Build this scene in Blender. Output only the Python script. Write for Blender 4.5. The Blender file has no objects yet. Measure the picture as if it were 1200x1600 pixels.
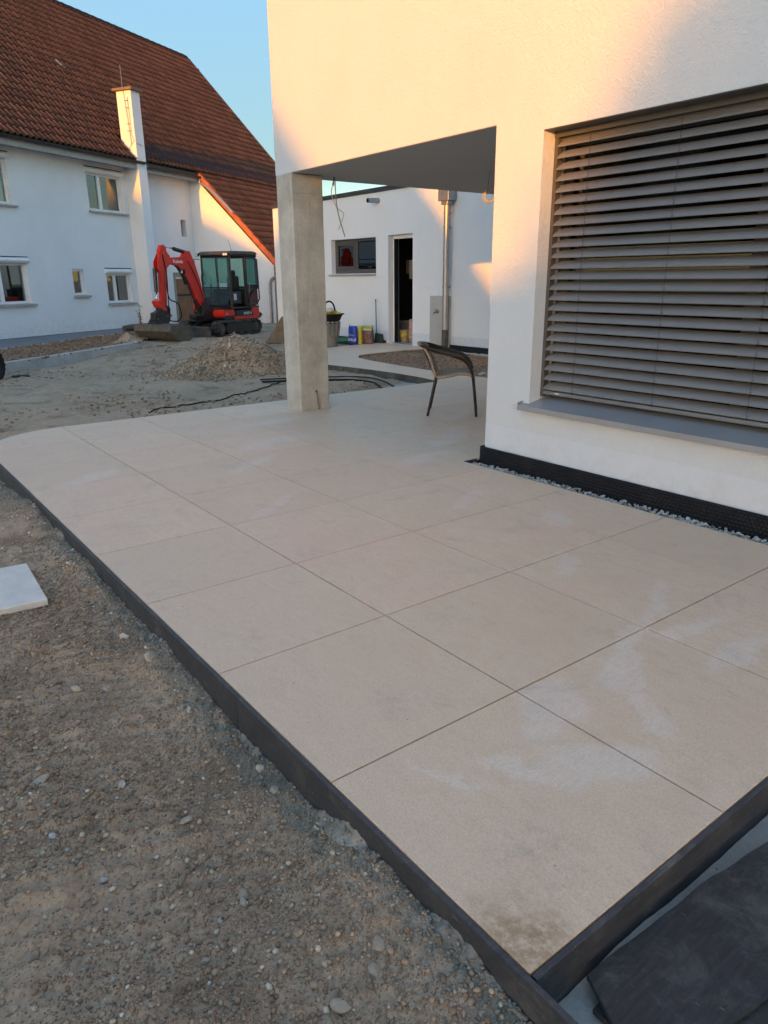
import bpy, bmesh, math, random
import numpy as np
from mathutils import Vector, Matrix

random.seed(7)
RNG = np.random.default_rng(7)
R = math.radians
SC = bpy.context.scene
COL = SC.collection

# ------------------------------------------------------------------ camera
cam_d = bpy.data.cameras.new('camera')
cam = bpy.data.objects.new('camera', cam_d)
COL.objects.link(cam)
cam_d.sensor_fit = 'VERTICAL'
cam_d.sensor_height = 24.0
cam_d.sensor_width = 18.0
cam_d.lens = 16.7365
cam_d.clip_start = 0.05
cam_d.clip_end = 3000
M3 = ((0.795593, 0.195689, -0.573357), (-0.605772, 0.243624, -0.757422), (-0.008536, 0.949923, 0.312368))
cam.matrix_world = Matrix(((*M3[0], -0.944), (*M3[1], -0.737), (*M3[2], 1.435), (0, 0, 0, 1)))
SC.camera = cam

# ------------------------------------------------------------------ sky and sun
SUN_AZ = R(32.79)          # direction in which the light travels, in plan
SUN_EL = R(6.23)
world = bpy.data.worlds.new('World')
SC.world = world
world.use_nodes = True
wnt = world.node_tree
sky = wnt.nodes.new('ShaderNodeTexSky')
sky.sky_type = 'NISHITA'
sky.sun_disc = False
sky.sun_elevation = SUN_EL
sky.sun_rotation = math.atan2(-math.cos(SUN_AZ), -math.sin(SUN_AZ))
sky.air_density = 1.0
sky.dust_density = 0.6
sky.ozone_density = 3.4
# one even tone curve over the whole sky: the bright haze band along the horizon is held back, the rest keeps its value
def wmath(op, x, y, clamp=False):
    nd = wnt.nodes.new('ShaderNodeMath'); nd.operation = op; nd.use_clamp = clamp
    for i, v in enumerate((x, y)):
        if isinstance(v, (int, float)): nd.inputs[i].default_value = v
        else: wnt.links.new(v, nd.inputs[i])
    return nd.outputs[0]


bw = wnt.nodes.new('ShaderNodeRGBToBW')
wnt.links.new(sky.outputs[0], bw.inputs[0])
lum = bw.outputs[0]
part1 = wmath('MINIMUM', lum, 0.40)
part2 = wmath('MULTIPLY', wmath('MULTIPLY', wmath('SUBTRACT', lum, 0.40), 1 / 2.6, True), 0.05)
part3 = wmath('MAXIMUM', wmath('SUBTRACT', lum, 2.6), 0.0)
gain = wmath('DIVIDE', wmath('ADD', wmath('ADD', part1, part2), part3), wmath('MAXIMUM', lum, 1e-4))
tint = wnt.nodes.new('ShaderNodeVectorMath')          # the camera's warm white balance
tint.operation = 'MULTIPLY'
tint.inputs[1].default_value = (1.03, 0.785, 0.60)
graded = wnt.nodes.new('ShaderNodeVectorMath')
graded.operation = 'SCALE'
wnt.links.new(sky.outputs[0], tint.inputs[0])
wnt.links.new(tint.outputs[0], graded.inputs[0])
wnt.links.new(gain, graded.inputs['Scale'])
wnt.links.new(graded.outputs[0], wnt.nodes['Background'].inputs[0])
wnt.nodes['Background'].inputs[1].default_value = 0.15
sun_d = bpy.data.lights.new('sun', 'SUN')
sun = bpy.data.objects.new('sun', sun_d)
COL.objects.link(sun)
sun_d.energy = 0.50
sun_d.angle = R(0.5)
sun_d.color = (1.0, 0.34, 0.0)
tv = Vector((math.cos(SUN_AZ) * math.cos(SUN_EL), math.sin(SUN_AZ) * math.cos(SUN_EL), -math.sin(SUN_EL)))
sun.rotation_euler = tv.to_track_quat('-Z', 'Y').to_euler()
SC.view_settings.view_transform = 'Standard'
SC.view_settings.look = 'None'
SC.view_settings.exposure = 3.66
SC.view_settings.gamma = 1.0
SC.view_settings.use_curve_mapping = False


# ------------------------------------------------------------------ noise in numpy
def _hash(ix, iy, seed):
    h = (ix.astype(np.int64) * 374761393 + iy.astype(np.int64) * 668265263 + seed * 974711) & 0x7fffffff
    h = ((h ^ (h >> 13)) * 1274126177) & 0x7fffffff
    return ((h ^ (h >> 16)) & 0xffff) / 65535.0


def vnoise(x, y, seed=0):
    ix = np.floor(x); iy = np.floor(y)
    fx = x - ix; fy = y - iy
    fx = fx * fx * (3 - 2 * fx); fy = fy * fy * (3 - 2 * fy)
    a = _hash(ix, iy, seed); b = _hash(ix + 1, iy, seed)
    c = _hash(ix, iy + 1, seed); d = _hash(ix + 1, iy + 1, seed)
    return (a + (b - a) * fx) * (1 - fy) + (c + (d - c) * fx) * fy - 0.5


def fbm(x, y, o=4, seed=0):
    r = 0; a = 1.0
    for k in range(o):
        r = r + a * vnoise(x, y, seed + k * 17)
        x = x * 2.03 + 3.1; y = y * 2.03 + 1.7; a *= 0.5
    return r


def sstep(a, b, x):
    t = np.clip((x - a) / (b - a), 0, 1)
    return t * t * (3 - 2 * t)


# ------------------------------------------------------------------ materials
class NT:
    def __init__(s, name):
        s.m = bpy.data.materials.new(name)
        s.m.use_nodes = True
        s.nt = s.m.node_tree
        s.b = s.nt.nodes['Principled BSDF']

    def n(s, t, **kw):
        nd = s.nt.nodes.new(t)
        for k, v in kw.items():
            if k.startswith('i_'):
                key = k[2:]
                key = int(key) if key.isdigit() else key.replace('_', ' ')
                nd.inputs[key].default_value = v
            else:
                setattr(nd, k, v)
        return nd

    def l(s, a, b):
        s.nt.links.new(a, b)

    def pos(s):
        return s.n('ShaderNodeTexCoord').outputs['Object']

    def geo(s):
        return s.n('ShaderNodeNewGeometry').outputs['Position']

    def noise(s, vec, scale, detail=3, rough=0.5, dist=0.0):
        nd = s.n('ShaderNodeTexNoise')
        nd.inputs['Scale'].default_value = scale
        nd.inputs['Detail'].default_value = detail
        nd.inputs['Roughness'].default_value = rough
        nd.inputs['Distortion'].default_value = dist
        if vec is not None:
            s.l(vec, nd.inputs['Vector'])
        return nd.outputs['Fac']

    def scale(s, vec, xyz):
        nd = s.n('ShaderNodeMapping')
        nd.inputs['Scale'].default_value = xyz
        s.l(vec, nd.inputs['Vector'])
        return nd.outputs['Vector']

    def ramp(s, fac, stops):
        nd = s.n('ShaderNodeValToRGB')
        el = nd.color_ramp.elements
        el[0].position, el[0].color = stops[0][0], (*stops[0][1], 1)
        el[1].position, el[1].color = stops[-1][0], (*stops[-1][1], 1)
        for p, c in stops[1:-1]:
            e = el.new(p); e.color = (*c, 1)
        s.l(fac, nd.inputs['Fac'])
        return nd.outputs['Color']

    def rng(s, fac, a, b, c=0.0, d=1.0):
        nd = s.n('ShaderNodeMapRange')
        nd.interpolation_type = 'SMOOTHSTEP'
        for k, v in zip(('From Min', 'From Max', 'To Min', 'To Max'), (a, b, c, d)):
            nd.inputs[k].default_value = v
        s.l(fac, nd.inputs['Value'])
        return nd.outputs['Result']

    def math(s, op, a, b=None):
        nd = s.n('ShaderNodeMath', operation=op)
        for i, v in enumerate((a, b)):
            if v is None: continue
            if isinstance(v, (int, float)): nd.inputs[i].default_value = v
            else: s.l(v, nd.inputs[i])
        return nd.outputs[0]

    def mix(s, fac, a, b, mode='MIX'):
        nd = s.n('ShaderNodeMix', data_type='RGBA', blend_type=mode)
        if isinstance(fac, (int, float)): nd.inputs[0].default_value = fac
        else: s.l(fac, nd.inputs[0])
        for i, v in ((6, a), (7, b)):
            if isinstance(v, tuple): nd.inputs[i].default_value = (*v, 1)
            else: s.l(v, nd.inputs[i])
        return nd.outputs[2]

    def color(s, c):
        if isinstance(c, tuple): s.b.inputs['Base Color'].default_value = (*c, 1)
        else: s.l(c, s.b.inputs['Base Color'])

    def bump(s, h, strength=0.3, dist=0.01):
        nd = s.n('ShaderNodeBump')
        nd.inputs['Strength'].default_value = strength
        nd.inputs['Distance'].default_value = dist
        s.l(h, nd.inputs['Height'])
        s.l(nd.outputs['Normal'], s.b.inputs['Normal'])

    def set(s, rough=0.7, metal=0.0, spec=0.5):
        s.b.inputs['Roughness'].default_value = rough
        s.b.inputs['Metallic'].default_value = metal
        s.b.inputs['Specular IOR Level'].default_value = spec
        return s.m


def simple(name, col, rough=0.6, metal=0.0, var=0.12, scale=6.0, bump=0.0, bscale=60.0, dirt=None, dirt_amt=0.4, spec=0.5):
    t = NT(name)
    p = t.pos()
    f = t.noise(p, scale, 4, 0.6)
    lo = tuple(c * (1 - var) for c in col); hi = tuple(min(1, c * (1 + var)) for c in col)
    c = t.ramp(f, [(0.3, lo), (0.7, hi)])
    if dirt:
        g = t.rng(t.noise(p, scale * 0.7, 5, 0.65), 0.45, 0.7)
        c = t.mix(t.math('MULTIPLY', g, dirt_amt), c, dirt)
    t.color(c)
    if bump:
        t.bump(t.noise(p, bscale, 3, 0.6), bump, 0.01)
    return t.set(rough, metal, spec)


def m_render(name, col, fine=220.0, strength=0.5, stain=0.06, dist=0.004):
    t = NT(name)
    p = t.geo()
    big = t.noise(p, 0.8, 4, 0.6)
    c = t.ramp(big, [(0.3, tuple(x * (1 - stain) for x in col)), (0.7, col)])
    c = t.mix(t.rng(t.noise(t.scale(p, (2.5, 2.5, 0.5)), 1.5, 7, 0.75), 0.52, 0.75, 0.0, stain * 3), c, tuple(x * 0.78 for x in col))
    xyz = t.n('ShaderNodeSeparateXYZ'); t.l(p, xyz.inputs[0])
    foot = t.math('MULTIPLY', t.rng(xyz.outputs['Z'], 0.45, 0.0, 0.0, 1.0), t.rng(t.noise(p, 9, 7, 0.8), 0.40, 0.68, 0.0, 0.32))
    c = t.mix(foot, c, (0.42, 0.36, 0.29))
    t.color(c)
    n1 = t.noise(p, fine, 2, 0.5)
    n2 = t.noise(p, fine * 0.35, 3, 0.6)
    t.bump(t.math('ADD', n1, n2), strength, dist)
    return t.set(0.85, 0, 0.25)


def m_tile():
    t = NT('beige_porcelain')
    p = t.geo()
    oi = t.n('ShaderNodeObjectInfo').outputs['Random']
    # stone like veining, stretched along the slab
    st = t.scale(p, (5.0, 2.2, 4.0))
    v1 = t.noise(st, 2.6, 9, 0.72, 1.6)
    v2 = t.noise(p, 2.4, 5, 0.6, 0.3)
    grain = t.noise(t.scale(p, (260.0, 90.0, 90.0)), 1.0, 2, 0.6)
    c = t.ramp(v1, [(0.22, (0.70, 0.470, 0.315)), (0.5, (0.80, 0.560, 0.390)), (0.78, (0.86, 0.635, 0.465))])
    c = t.mix(t.rng(v2, 0.35, 0.7, 0, 0.3), c, (0.69, 0.485, 0.335))
    c = t.mix(t.rng(t.noise(p, 1.3, 4, 0.6, 0.6), 0.48, 0.66, 0.0, 0.45), c, (0.82, 0.51, 0.375))
    c = t.mix(t.rng(oi, 0, 1, 0.0, 0.42), c, (0.66, 0.48, 0.33))
    c = t.mix(t.rng(grain, 0.35, 0.7, 0.0, 0.34), c, (0.46, 0.33, 0.215))
    c = t.mix(t.rng(t.noise(p, 130, 4, 0.75), 0.48, 0.72, 0.0, 0.45), c, (0.40, 0.29, 0.195))
    c = t.mix(t.rng(t.noise(t.scale(p, (40, 9, 9)), 1.3, 6, 0.75, 0.8), 0.52, 0.72, 0.0, 0.28), c, (0.42, 0.30, 0.20))
    # fine cement dust lying in wiped arcs
    spots = [(0.80, 0.62, 0.23, 0.11, 30), (0.70, 0.33, 0.21, 0.10, -35), (0.50, 0.44, 0.20, 0.035, -60), (0.30, 0.60, 0.16, 0.025, -60),
             (1.43, 0.74, 0.42, 0.045, 20), (1.21, 0.62, 0.14, 0.09, 40), (1.74, 0.66, 0.25, 0.05, -10), (1.93, 0.90, 0.22, 0.06, 35),
             (1.90, 1.47, 0.20, 0.07, 40), (2.45, 1.97, 0.16, 0.10, 60), (1.70, 0.43, 0.25, 0.06, 0), (2.85, 3.70, 0.34, 0.11, 10),
             (0.47, 4.83, 0.30, 0.10, 30), (2.17, 5.03, 0.5, 0.16, 15), (1.05, 0.42, 0.16, 0.05, 60), (3.6, 4.2, 0.6, 0.12, 30),
             (1.6, 4.4, 0.4, 0.08, 25), (2.6, 5.9, 0.6, 0.12, 10), (1.2, 3.3, 0.35, 0.05, 35), (4.5, 5.0, 0.7, 0.1, 30), (2.3, 2.6, 0.3, 0.05, 20)]
    wob = t.n('ShaderNodeVectorMath', operation='ADD')
    nz = t.n('ShaderNodeTexNoise'); nz.inputs['Scale'].default_value = 4.5; nz.inputs['Detail'].default_value = 5
    nz.inputs['Roughness'].default_value = 0.7
    t.l(p, nz.inputs['Vector'])
    sc = t.n('ShaderNodeVectorMath', operation='MULTIPLY_ADD')
    sc.inputs[1].default_value = (0.30, 0.30, 0); sc.inputs[2].default_value = (-0.15, -0.15, 0)
    t.l(nz.outputs['Color'], sc.inputs[0])
    t.l(p, wob.inputs[0]); t.l(sc.outputs[0], wob.inputs[1])
    acc = None
    for x, y, a, b, ang in spots:
        mp = t.n('ShaderNodeMapping'); mp.vector_type = 'TEXTURE'
        mp.inputs['Location'].default_value = (x, y, 0)
        mp.inputs['Rotation'].default_value = (0, 0, R(ang))
        mp.inputs['Scale'].default_value = (a, b, 1000)
        t.l(wob.outputs[0], mp.inputs['Vector'])
        ln = t.n('ShaderNodeVectorMath', operation='LENGTH'); t.l(mp.outputs[0], ln.inputs[0])
        k = t.rng(ln.outputs['Value'], 0.62, 1.15, 1.0, 0.0)
        acc = k if acc is None else t.math('MAXIMUM', acc, k)
    patch = t.rng(t.noise(t.scale(p, (1.0, 1.6, 1)), 2.1, 8, 0.78, 1.2), 0.54, 0.76, 0.0, 0.40)
    wipe = t.rng(t.noise(t.scale(p, (5.0, 30.0, 1)), 1.6, 7, 0.8, 2.2), 0.36, 0.60, 0.12, 1.0)
    acc = t.math('MULTIPLY', acc, wipe)
    acc = t.math('MAXIMUM', acc, patch)
    speck = t.rng(t.noise(p, 170, 4, 0.8), 0.38, 0.60, 0.15, 1.0)
    dust = t.math('MULTIPLY', t.math('MULTIPLY', acc, speck), 0.78)
    c = t.mix(dust, c, (0.80, 0.68, 0.60))
    # darker smudges, and the muddy corner
    sm = t.rng(t.noise(p, 3.3, 8, 0.78, 0.6), 0.52, 0.74, 0.0, 0.42)
    c = t.mix(sm, c, (0.36, 0.29, 0.23))
    mp = t.n('ShaderNodeVectorMath', operation='DISTANCE'); t.l(wob.outputs[0], mp.inputs[0]); mp.inputs[1].default_value = (0.03, 0.06, 0)
    mud = t.math('MULTIPLY', t.rng(mp.outputs['Value'], 0.04, 0.18, 1.0, 0.0), t.rng(t.noise(p, 26, 7, 0.72), 0.30, 0.62))
    c = t.mix(t.math('MULTIPLY', mud, 0.80), c, (0.30, 0.17, 0.075))
    mp = t.n('ShaderNodeVectorMath', operation='DISTANCE'); t.l(wob.outputs[0], mp.inputs[0]); mp.inputs[1].default_value = (0.26, 0.20, 0)
    mud = t.math('MULTIPLY', t.rng(mp.outputs['Value'], 0.02, 0.2, 1.0, 0.0), t.rng(t.noise(p, 22, 6, 0.75), 0.42, 0.7))
    c = t.mix(t.math('MULTIPLY', mud, 0.28), c, (0.18, 0.14, 0.10))
    # specks of grit
    vo = t.n('ShaderNodeTexVoronoi'); vo.inputs['Scale'].default_value = 7.0; t.l(p, vo.inputs['Vector'])
    dots = t.rng(vo.outputs['Distance'], 0.018, 0.035, 0.7, 0.0)
    c = t.mix(dots, c, (0.12, 0.09, 0.07))
    t.color(c)
    t.l(t.rng(dust, 0, 0.6, 0.50, 0.85), t.b.inputs['Roughness'])
    relief = t.math('ADD', t.noise(t.scale(p, (30.0, 9.0, 9.0)), 1.5, 5, 0.65), t.math('MULTIPLY', grain, 0.5))
    t.bump(relief, 0.45, 0.003)
    t.b.inputs['Specular IOR Level'].default_value = 0.4
    return t.m


def m_earth(name, dark, mid, light, bump=0.8, near=False):
    t = NT(name)
    p = t.geo()
    a = t.noise(p, 1.1, 6, 0.65, 0.4)
    b = t.noise(p, 14, 6, 0.7)
    f = t.math('ADD', t.math('MULTIPLY', a, 0.55), t.math('MULTIPLY', b, 0.45))
    c = t.ramp(f, [(0.32, dark), (0.5, mid), (0.68, light)])
    g = t.noise(p, 120, 4, 0.7)
    c = t.mix(t.rng(g, 0.3, 0.72, 0.0, 0.45), c, tuple(x * 1.35 for x in light))
    c = t.mix(t.rng(t.noise(p, 240, 2, 0.7), 0.58, 0.72, 0.0, 0.5), c, tuple(x * 0.45 for x in dark))
    if near:
        c = t.mix(t.rng(t.noise(p, 34, 7, 0.8), 0.35, 0.68, 0.0, 0.55), c, (0.30, 0.205, 0.13))
        # grey crushed sand beside the kerb
        xyz = t.n('ShaderNodeSeparateXYZ'); t.l(p, xyz.inputs[0])
        w = t.math('ADD', xyz.outputs['X'], t.math('MULTIPLY', t.noise(p, 3.0, 5, 0.7), 0.34))
        k = t.math('MULTIPLY', t.rng(w, -0.02, 0.16, 0.0, 0.75), t.rng(xyz.outputs['Y'], 6.9, 7.3, 1.0, 0.0))
        grey = t.ramp(g, [(0.35, (0.21, 0.17, 0.13)), (0.65, (0.42, 0.355, 0.28))])
        c = t.mix(k, c, grey)
        # paler, drier haul road further off
        far = t.math('MULTIPLY', t.rng(xyz.outputs['Y'], 7.5, 12.0, 0.0, 1.0), t.rng(t.noise(t.scale(p, (1.0, 1.9, 1)), 0.9, 8, 0.76, 1.0), 0.42, 0.60))
        dry = t.ramp(t.noise(p, 9, 6, 0.75), [(0.3, (0.23, 0.165, 0.11)), (0.7, (0.46, 0.355, 0.25))])
        c = t.mix(t.math('MULTIPLY', far, 0.85), c, dry)
        pale = t.rng(t.noise(p, 5.0, 5, 0.7, 0.5), 0.64, 0.76, 0.0, 0.4)
        c = t.mix(pale, c, (0.60, 0.50, 0.39))
        damp = t.rng(t.noise(p, 1.7, 5, 0.7, 0.8), 0.50, 0.68, 0.0, 0.65)
        c = t.mix(damp, c, (0.15, 0.096, 0.06))
        moss = t.rng(t.noise(p, 2.6, 5, 0.75), 0.58, 0.7, 0.0, 0.4)
        c = t.mix(moss, c, (0.30, 0.25, 0.165))
    t.color(c)
    h = t.math('ADD', t.math('MULTIPLY', g, 0.5), b)
    t.bump(t.math('ADD', h, t.noise(p, 55, 6, 0.8)), bump * 0.5, 0.02)
    return t.set(0.95, 0, 0.15)


def m_stone(name, lo, hi):
    t = NT(name)
    oi = t.n('ShaderNodeNewGeometry').outputs['Random Per Island']
    c = t.ramp(oi, [(0.0, lo), (0.93, hi), (1.0, tuple(min(0.6, x * 1.5) for x in hi))])
    n = t.noise(t.pos(), 60, 4, 0.65)
    c = t.mix(t.rng(n, 0.3, 0.7, 0, 0.5), c, lo)
    t.color(c)
    t.bump(n, 0.4, 0.004)
    return t.set(0.9, 0, 0.2)


def m_stone_obj(name, lo, hi):
    t = NT(name)
    oi = t.n('ShaderNodeObjectInfo').outputs['Random']
    c = t.ramp(oi, [(0.0, lo), (0.75, hi), (1.0, tuple(min(0.6, x * 1.7) for x in hi))])
    n = t.noise(t.pos(), 90, 5, 0.7)
    c = t.mix(t.rng(n, 0.3, 0.7, 0, 0.55), c, lo)
    t.color(c)
    t.bump(n, 0.5, 0.004)
    return t.set(0.9, 0, 0.2)


def m_concrete(name, lo, hi, bump=0.35, boards=False):
    t = NT(name)
    p = t.geo()
    a = t.noise(p, 3.0, 6, 0.65)
    c = t.ramp(a, [(0.3, lo), (0.7, hi)])
    fine = t.noise(p, 70, 4, 0.7)
    c = t.mix(t.rng(fine, 0.35, 0.75, 0, 0.35), c, tuple(x * 0.7 for x in lo))
    vo = t.n('ShaderNodeTexVoronoi'); vo.inputs['Scale'].default_value = 17.0; t.l(p, vo.inputs['Vector'])
    holes = t.rng(vo.outputs['Distance'], 0.05, 0.10, 1.0, 0.0)
    c = t.mix(t.math('MULTIPLY', holes, 0.55), c, tuple(x * 0.4 for x in lo))
    streak = t.rng(t.noise(t.scale(p, (9, 9, 0.7)), 1.6, 5, 0.7), 0.5, 0.7, 0, 0.4)
    c = t.mix(streak, c, (0.30, 0.285, 0.24))
    t.color(c)
    t.bump(t.math('SUBTRACT', fine, holes), bump, 0.005)
    return t.set(0.9, 0, 0.25)


def m_anthracite(name='anthracite_stone', lo=(0.026, 0.027, 0.031), hi=(0.060, 0.061, 0.068)):
    t = NT(name)
    p = t.geo()
    st = t.noise(t.scale(p, (3.0, 24.0, 24.0)), 3.0, 6, 0.7, 0.4)
    c = t.ramp(st, [(0.3, lo), (0.7, hi)])
    d = t.rng(t.noise(p, 7, 8, 0.8, 0.5), 0.46, 0.72, 0, 0.5)
    c = t.mix(d, c, (0.13, 0.122, 0.11))
    d2 = t.rng(t.noise(t.scale(p, (1, 1, 3)), 3.0, 7, 0.8, 0.8), 0.55, 0.7, 0, 0.45)
    c = t.mix(d2, c, (0.24, 0.21, 0.175))
    sc = t.rng(t.noise(t.scale(p, (120, 20, 60)), 1.0, 3, 0.8), 0.66, 0.72, 0, 0.5)
    c = t.mix(sc, c, (0.22, 0.22, 0.22))
    t.color(c)
    t.bump(st, 0.35, 0.003)
    return t.set(0.55, 0, 0.4)


def m_rooftile():
    t = NT('clay_roof_tile')
    at = t.n('ShaderNodeAttribute', attribute_name='tone').outputs['Fac']
    c = t.ramp(at, [(0.0, (0.034, 0.017, 0.013)), (0.3, (0.088, 0.043, 0.030)), (0.6, (0.124, 0.058, 0.038)), (0.96, (0.160, 0.074, 0.048)), (0.990, (0.26, 0.10, 0.05)), (0.994, (0.36, 0.30, 0.25)), (1.0, (0.36, 0.30, 0.25))])
    p = t.pos()
    c = t.mix(t.rng(t.noise(p, 1.1, 6, 0.7, 0.4), 0.45, 0.72, 0.0, 0.55), c, (0.085, 0.032, 0.022))
    c = t.mix(t.rng(t.noise(p, 16, 4, 0.7), 0.5, 0.75, 0.0, 0.35), c, (0.06, 0.035, 0.028))
    t.color(c)
    t.bump(t.noise(p, 40, 3, 0.6), 0.2, 0.01)
    return t.set(0.8, 0, 0.3)


def m_glass(name, tint, alpha_mix=0.25, rough=0.02):
    """window pane: mirror-like reflection over a see-through tinted pane"""
    t = NT(name)
    nt = t.nt
    out = [n for n in nt.nodes if n.type == 'OUTPUT_MATERIAL'][0]
    tr = t.n('ShaderNodeBsdfTransparent'); tr.inputs[0].default_value = (*tint, 1)
    gl = t.n('ShaderNodeBsdfGlossy'); gl.inputs['Roughness'].default_value = rough
    gl.inputs['Color'].default_value = (0.9, 0.95, 0.95, 1)
    fr = t.n('ShaderNodeFresnel'); fr.inputs['IOR'].default_value = 1.5
    f = t.math('ADD', fr.outputs[0], alpha_mix)
    mx = t.n('ShaderNodeMixShader')
    t.l(f, mx.inputs[0]); t.l(tr.outputs[0], mx.inputs[1]); t.l(gl.outputs[0], mx.inputs[2])
    t.l(mx.outputs[0], out.inputs[0])
    nt.nodes.remove(t.b)
    return t.m


def m_wood(name, lo, hi):
    t = NT(name)
    p = t.pos()
    n = t.noise(t.scale(p, (14, 14, 1.2)), 2.0, 6, 0.7, 0.5)
    c = t.ramp(n, [(0.3, lo), (0.7, hi)])
    t.color(c)
    t.bump(n, 0.4, 0.01)
    return t.set(0.75)


def m_wicker():
    t = NT('wicker')
    p = t.pos()
    wv = t.n('ShaderNodeTexWave'); wv.inputs['Scale'].default_value = 28; wv.inputs['Distortion'].default_value = 2.5
    wv.inputs['Detail'].default_value = 2
    t.l(p, wv.inputs['Vector'])
    c = t.ramp(wv.outputs['Fac'], [(0.2, (0.15, 0.112, 0.08)), (0.6, (0.34, 0.27, 0.205)), (1.0, (0.46, 0.38, 0.30))])
    t.color(c)
    t.bump(wv.outputs['Fac'], 0.6, 0.004)
    return t.set(0.7)


M = {}
M['tile'] = m_tile()
M['earth'] = m_earth('yard_earth', (0.21, 0.135, 0.085), (0.40, 0.275, 0.182), (0.54, 0.395, 0.275), 1.0, True)
M['soil'] = m_earth('bed_soil', (0.12, 0.072, 0.043), (0.23, 0.145, 0.09), (0.33, 0.22, 0.145), 0.9)
M['pile'] = m_earth('gravelly_earth', (0.18, 0.125, 0.08), (0.32, 0.235, 0.155), (0.42, 0.32, 0.22), 1.0)
M['sandpile'] = m_earth('sandy_gravel', (0.18, 0.13, 0.085), (0.31, 0.235, 0.16), (0.42, 0.33, 0.24), 1.0)
M['pebble'] = m_stone('pebbles', (0.30, 0.23, 0.165), (0.66, 0.56, 0.44))
M['pebble_pale'] = m_stone('pale_pebbles', (0.26, 0.21, 0.155), (0.50, 0.43, 0.335))
M['clod'] = m_stone('earth_clods', (0.20, 0.133, 0.085), (0.44, 0.315, 0.215))
M['pileclod'] = m_stone('heap_crumbs', (0.16, 0.122, 0.088), (0.37, 0.30, 0.225))
M['soilclod'] = m_stone('soil_crumbs', (0.14, 0.085, 0.052), (0.30, 0.20, 0.13))
M['grit'] = m_stone('grey_grit', (0.18, 0.145, 0.11), (0.36, 0.30, 0.235))
M['chips'] = m_stone('grey_stone_chips', (0.34, 0.31, 0.28), (0.60, 0.57, 0.52))
M['stone'] = m_stone_obj('field_stone', (0.25, 0.19, 0.135), (0.54, 0.45, 0.35))
M['wall'] = m_render('white_facade_render', (0.62, 0.66, 0.70), 85, 0.9, 0.05, 0.0065)
M['garagewall'] = m_render('white_garage_render', (0.73, 0.76, 0.79), 95, 0.7, 0.04, 0.005)
M['plinth'] = m_render('smooth_white_plinth', (0.63, 0.68, 0.74), 400, 0.08, 0.05)
M['oldwall'] = m_render('old_house_render', (0.77, 0.79, 0.81), 60, 0.35, 0.09, 0.008)
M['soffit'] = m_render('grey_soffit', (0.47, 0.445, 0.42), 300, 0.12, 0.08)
M['concrete'] = m_concrete('cast_concrete', (0.36, 0.345, 0.31), (0.60, 0.59, 0.55), 0.6)
M['screed'] = m_concrete('rough_screed', (0.30, 0.285, 0.255), (0.46, 0.445, 0.405), 0.9)
M['kerbconc'] = m_concrete('kerb_concrete', (0.34, 0.335, 0.32), (0.50, 0.495, 0.475), 0.5)
M['mortar'] = m_concrete('grey_mortar', (0.17, 0.15, 0.125), (0.38, 0.35, 0.30), 1.0)
M['anthra'] = m_anthracite()
M['slate'] = m_anthracite('near_black_slate', (0.014, 0.015, 0.018), (0.036, 0.037, 0.041))
M['kerbdark'] = m_concrete('mortar_stained_kerb', (0.045, 0.045, 0.042), (0.125, 0.122, 0.11), 0.5)
M['joint'] = simple('dark_joint_bed', (0.022, 0.018, 0.015), 0.95)
M['pave'] = m_concrete('grey_paving', (0.16, 0.165, 0.175), (0.22, 0.225, 0.235), 0.3)
M['alu'] = simple('grey_aluminium', (0.33, 0.335, 0.35), 0.42, 0.3, 0.06, 3, 0, 60, (0.3, 0.28, 0.25), 0.25)
M['slat'] = simple('taupe_slat_coating', (0.175, 0.172, 0.175), 0.5, 0.15, 0.05, 2.5, 0, 60, (0.32, 0.29, 0.26), 0.25)
M['slatdark'] = simple('taupe_rail_coating', (0.10, 0.094, 0.088), 0.5, 0.2, 0.05, 2.5)
M['cord'] = simple('dark_cord', (0.02, 0.02, 0.022), 0.8)
M['membrane'] = simple('black_studded_plastic', (0.008, 0.009, 0.014), 0.5, 0, 0.2, 10, 0, 60, (0.03, 0.03, 0.03), 0.3, 0.3)
M['black'] = simple('black_plastic', (0.012, 0.012, 0.013), 0.75, 0, 0.2, 6, 0.2, 40, (0.04, 0.035, 0.03), 0.3, 0.2)
M['rubber'] = simple('dusty_rubber', (0.028, 0.027, 0.026), 0.85, 0, 0.25, 8, 0.4, 60, (0.13, 0.115, 0.095), 0.7)
M['red'] = simple('red_orange_paint', (0.60, 0.024, 0.012), 0.38, 0, 0.1, 3, 0.05, 20, (0.16, 0.05, 0.03), 0.35)
M['darkred'] = simple('dull_red_cover', (0.10, 0.014, 0.012), 0.5, 0, 0.15, 4, 0, 60, (0.05, 0.03, 0.028), 0.4)
M['cabpaint'] = simple('black_cab_paint', (0.012, 0.012, 0.014), 0.35, 0, 0.2, 4, 0, 60, (0.06, 0.055, 0.05), 0.25)
M['roofpaint'] = simple('dusty_cab_roof', (0.06, 0.058, 0.05), 0.6, 0, 0.2, 4, 0, 60, (0.15, 0.14, 0.12), 0.5)
M['steel'] = simple('worn_steel', (0.105, 0.095, 0.082), 0.7, 0.2, 0.3, 7, 0.3, 60, (0.06, 0.045, 0.035), 0.7)
M['chrome'] = simple('bright_rod', (0.7, 0.7, 0.7), 0.18, 1.0, 0.03)
M['lamp'] = simple('lamp_lens', (0.75, 0.76, 0.74), 0.15, 0.2, 0.03)
M['seat'] = simple('seat_fabric', (0.03, 0.03, 0.032), 0.85)
M['interior'] = simple('grey_cab_interior', (0.07, 0.07, 0.072), 0.7)
M['cabglass'] = m_glass('green_cab_glass', (0.36, 0.62, 0.55), 0.10)
M['cabglassdark'] = m_glass('smoked_cab_glass', (0.12, 0.20, 0.18), 0.05)
M['glass'] = m_glass('window_glass', (0.55, 0.6, 0.6), 0.16)
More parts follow.
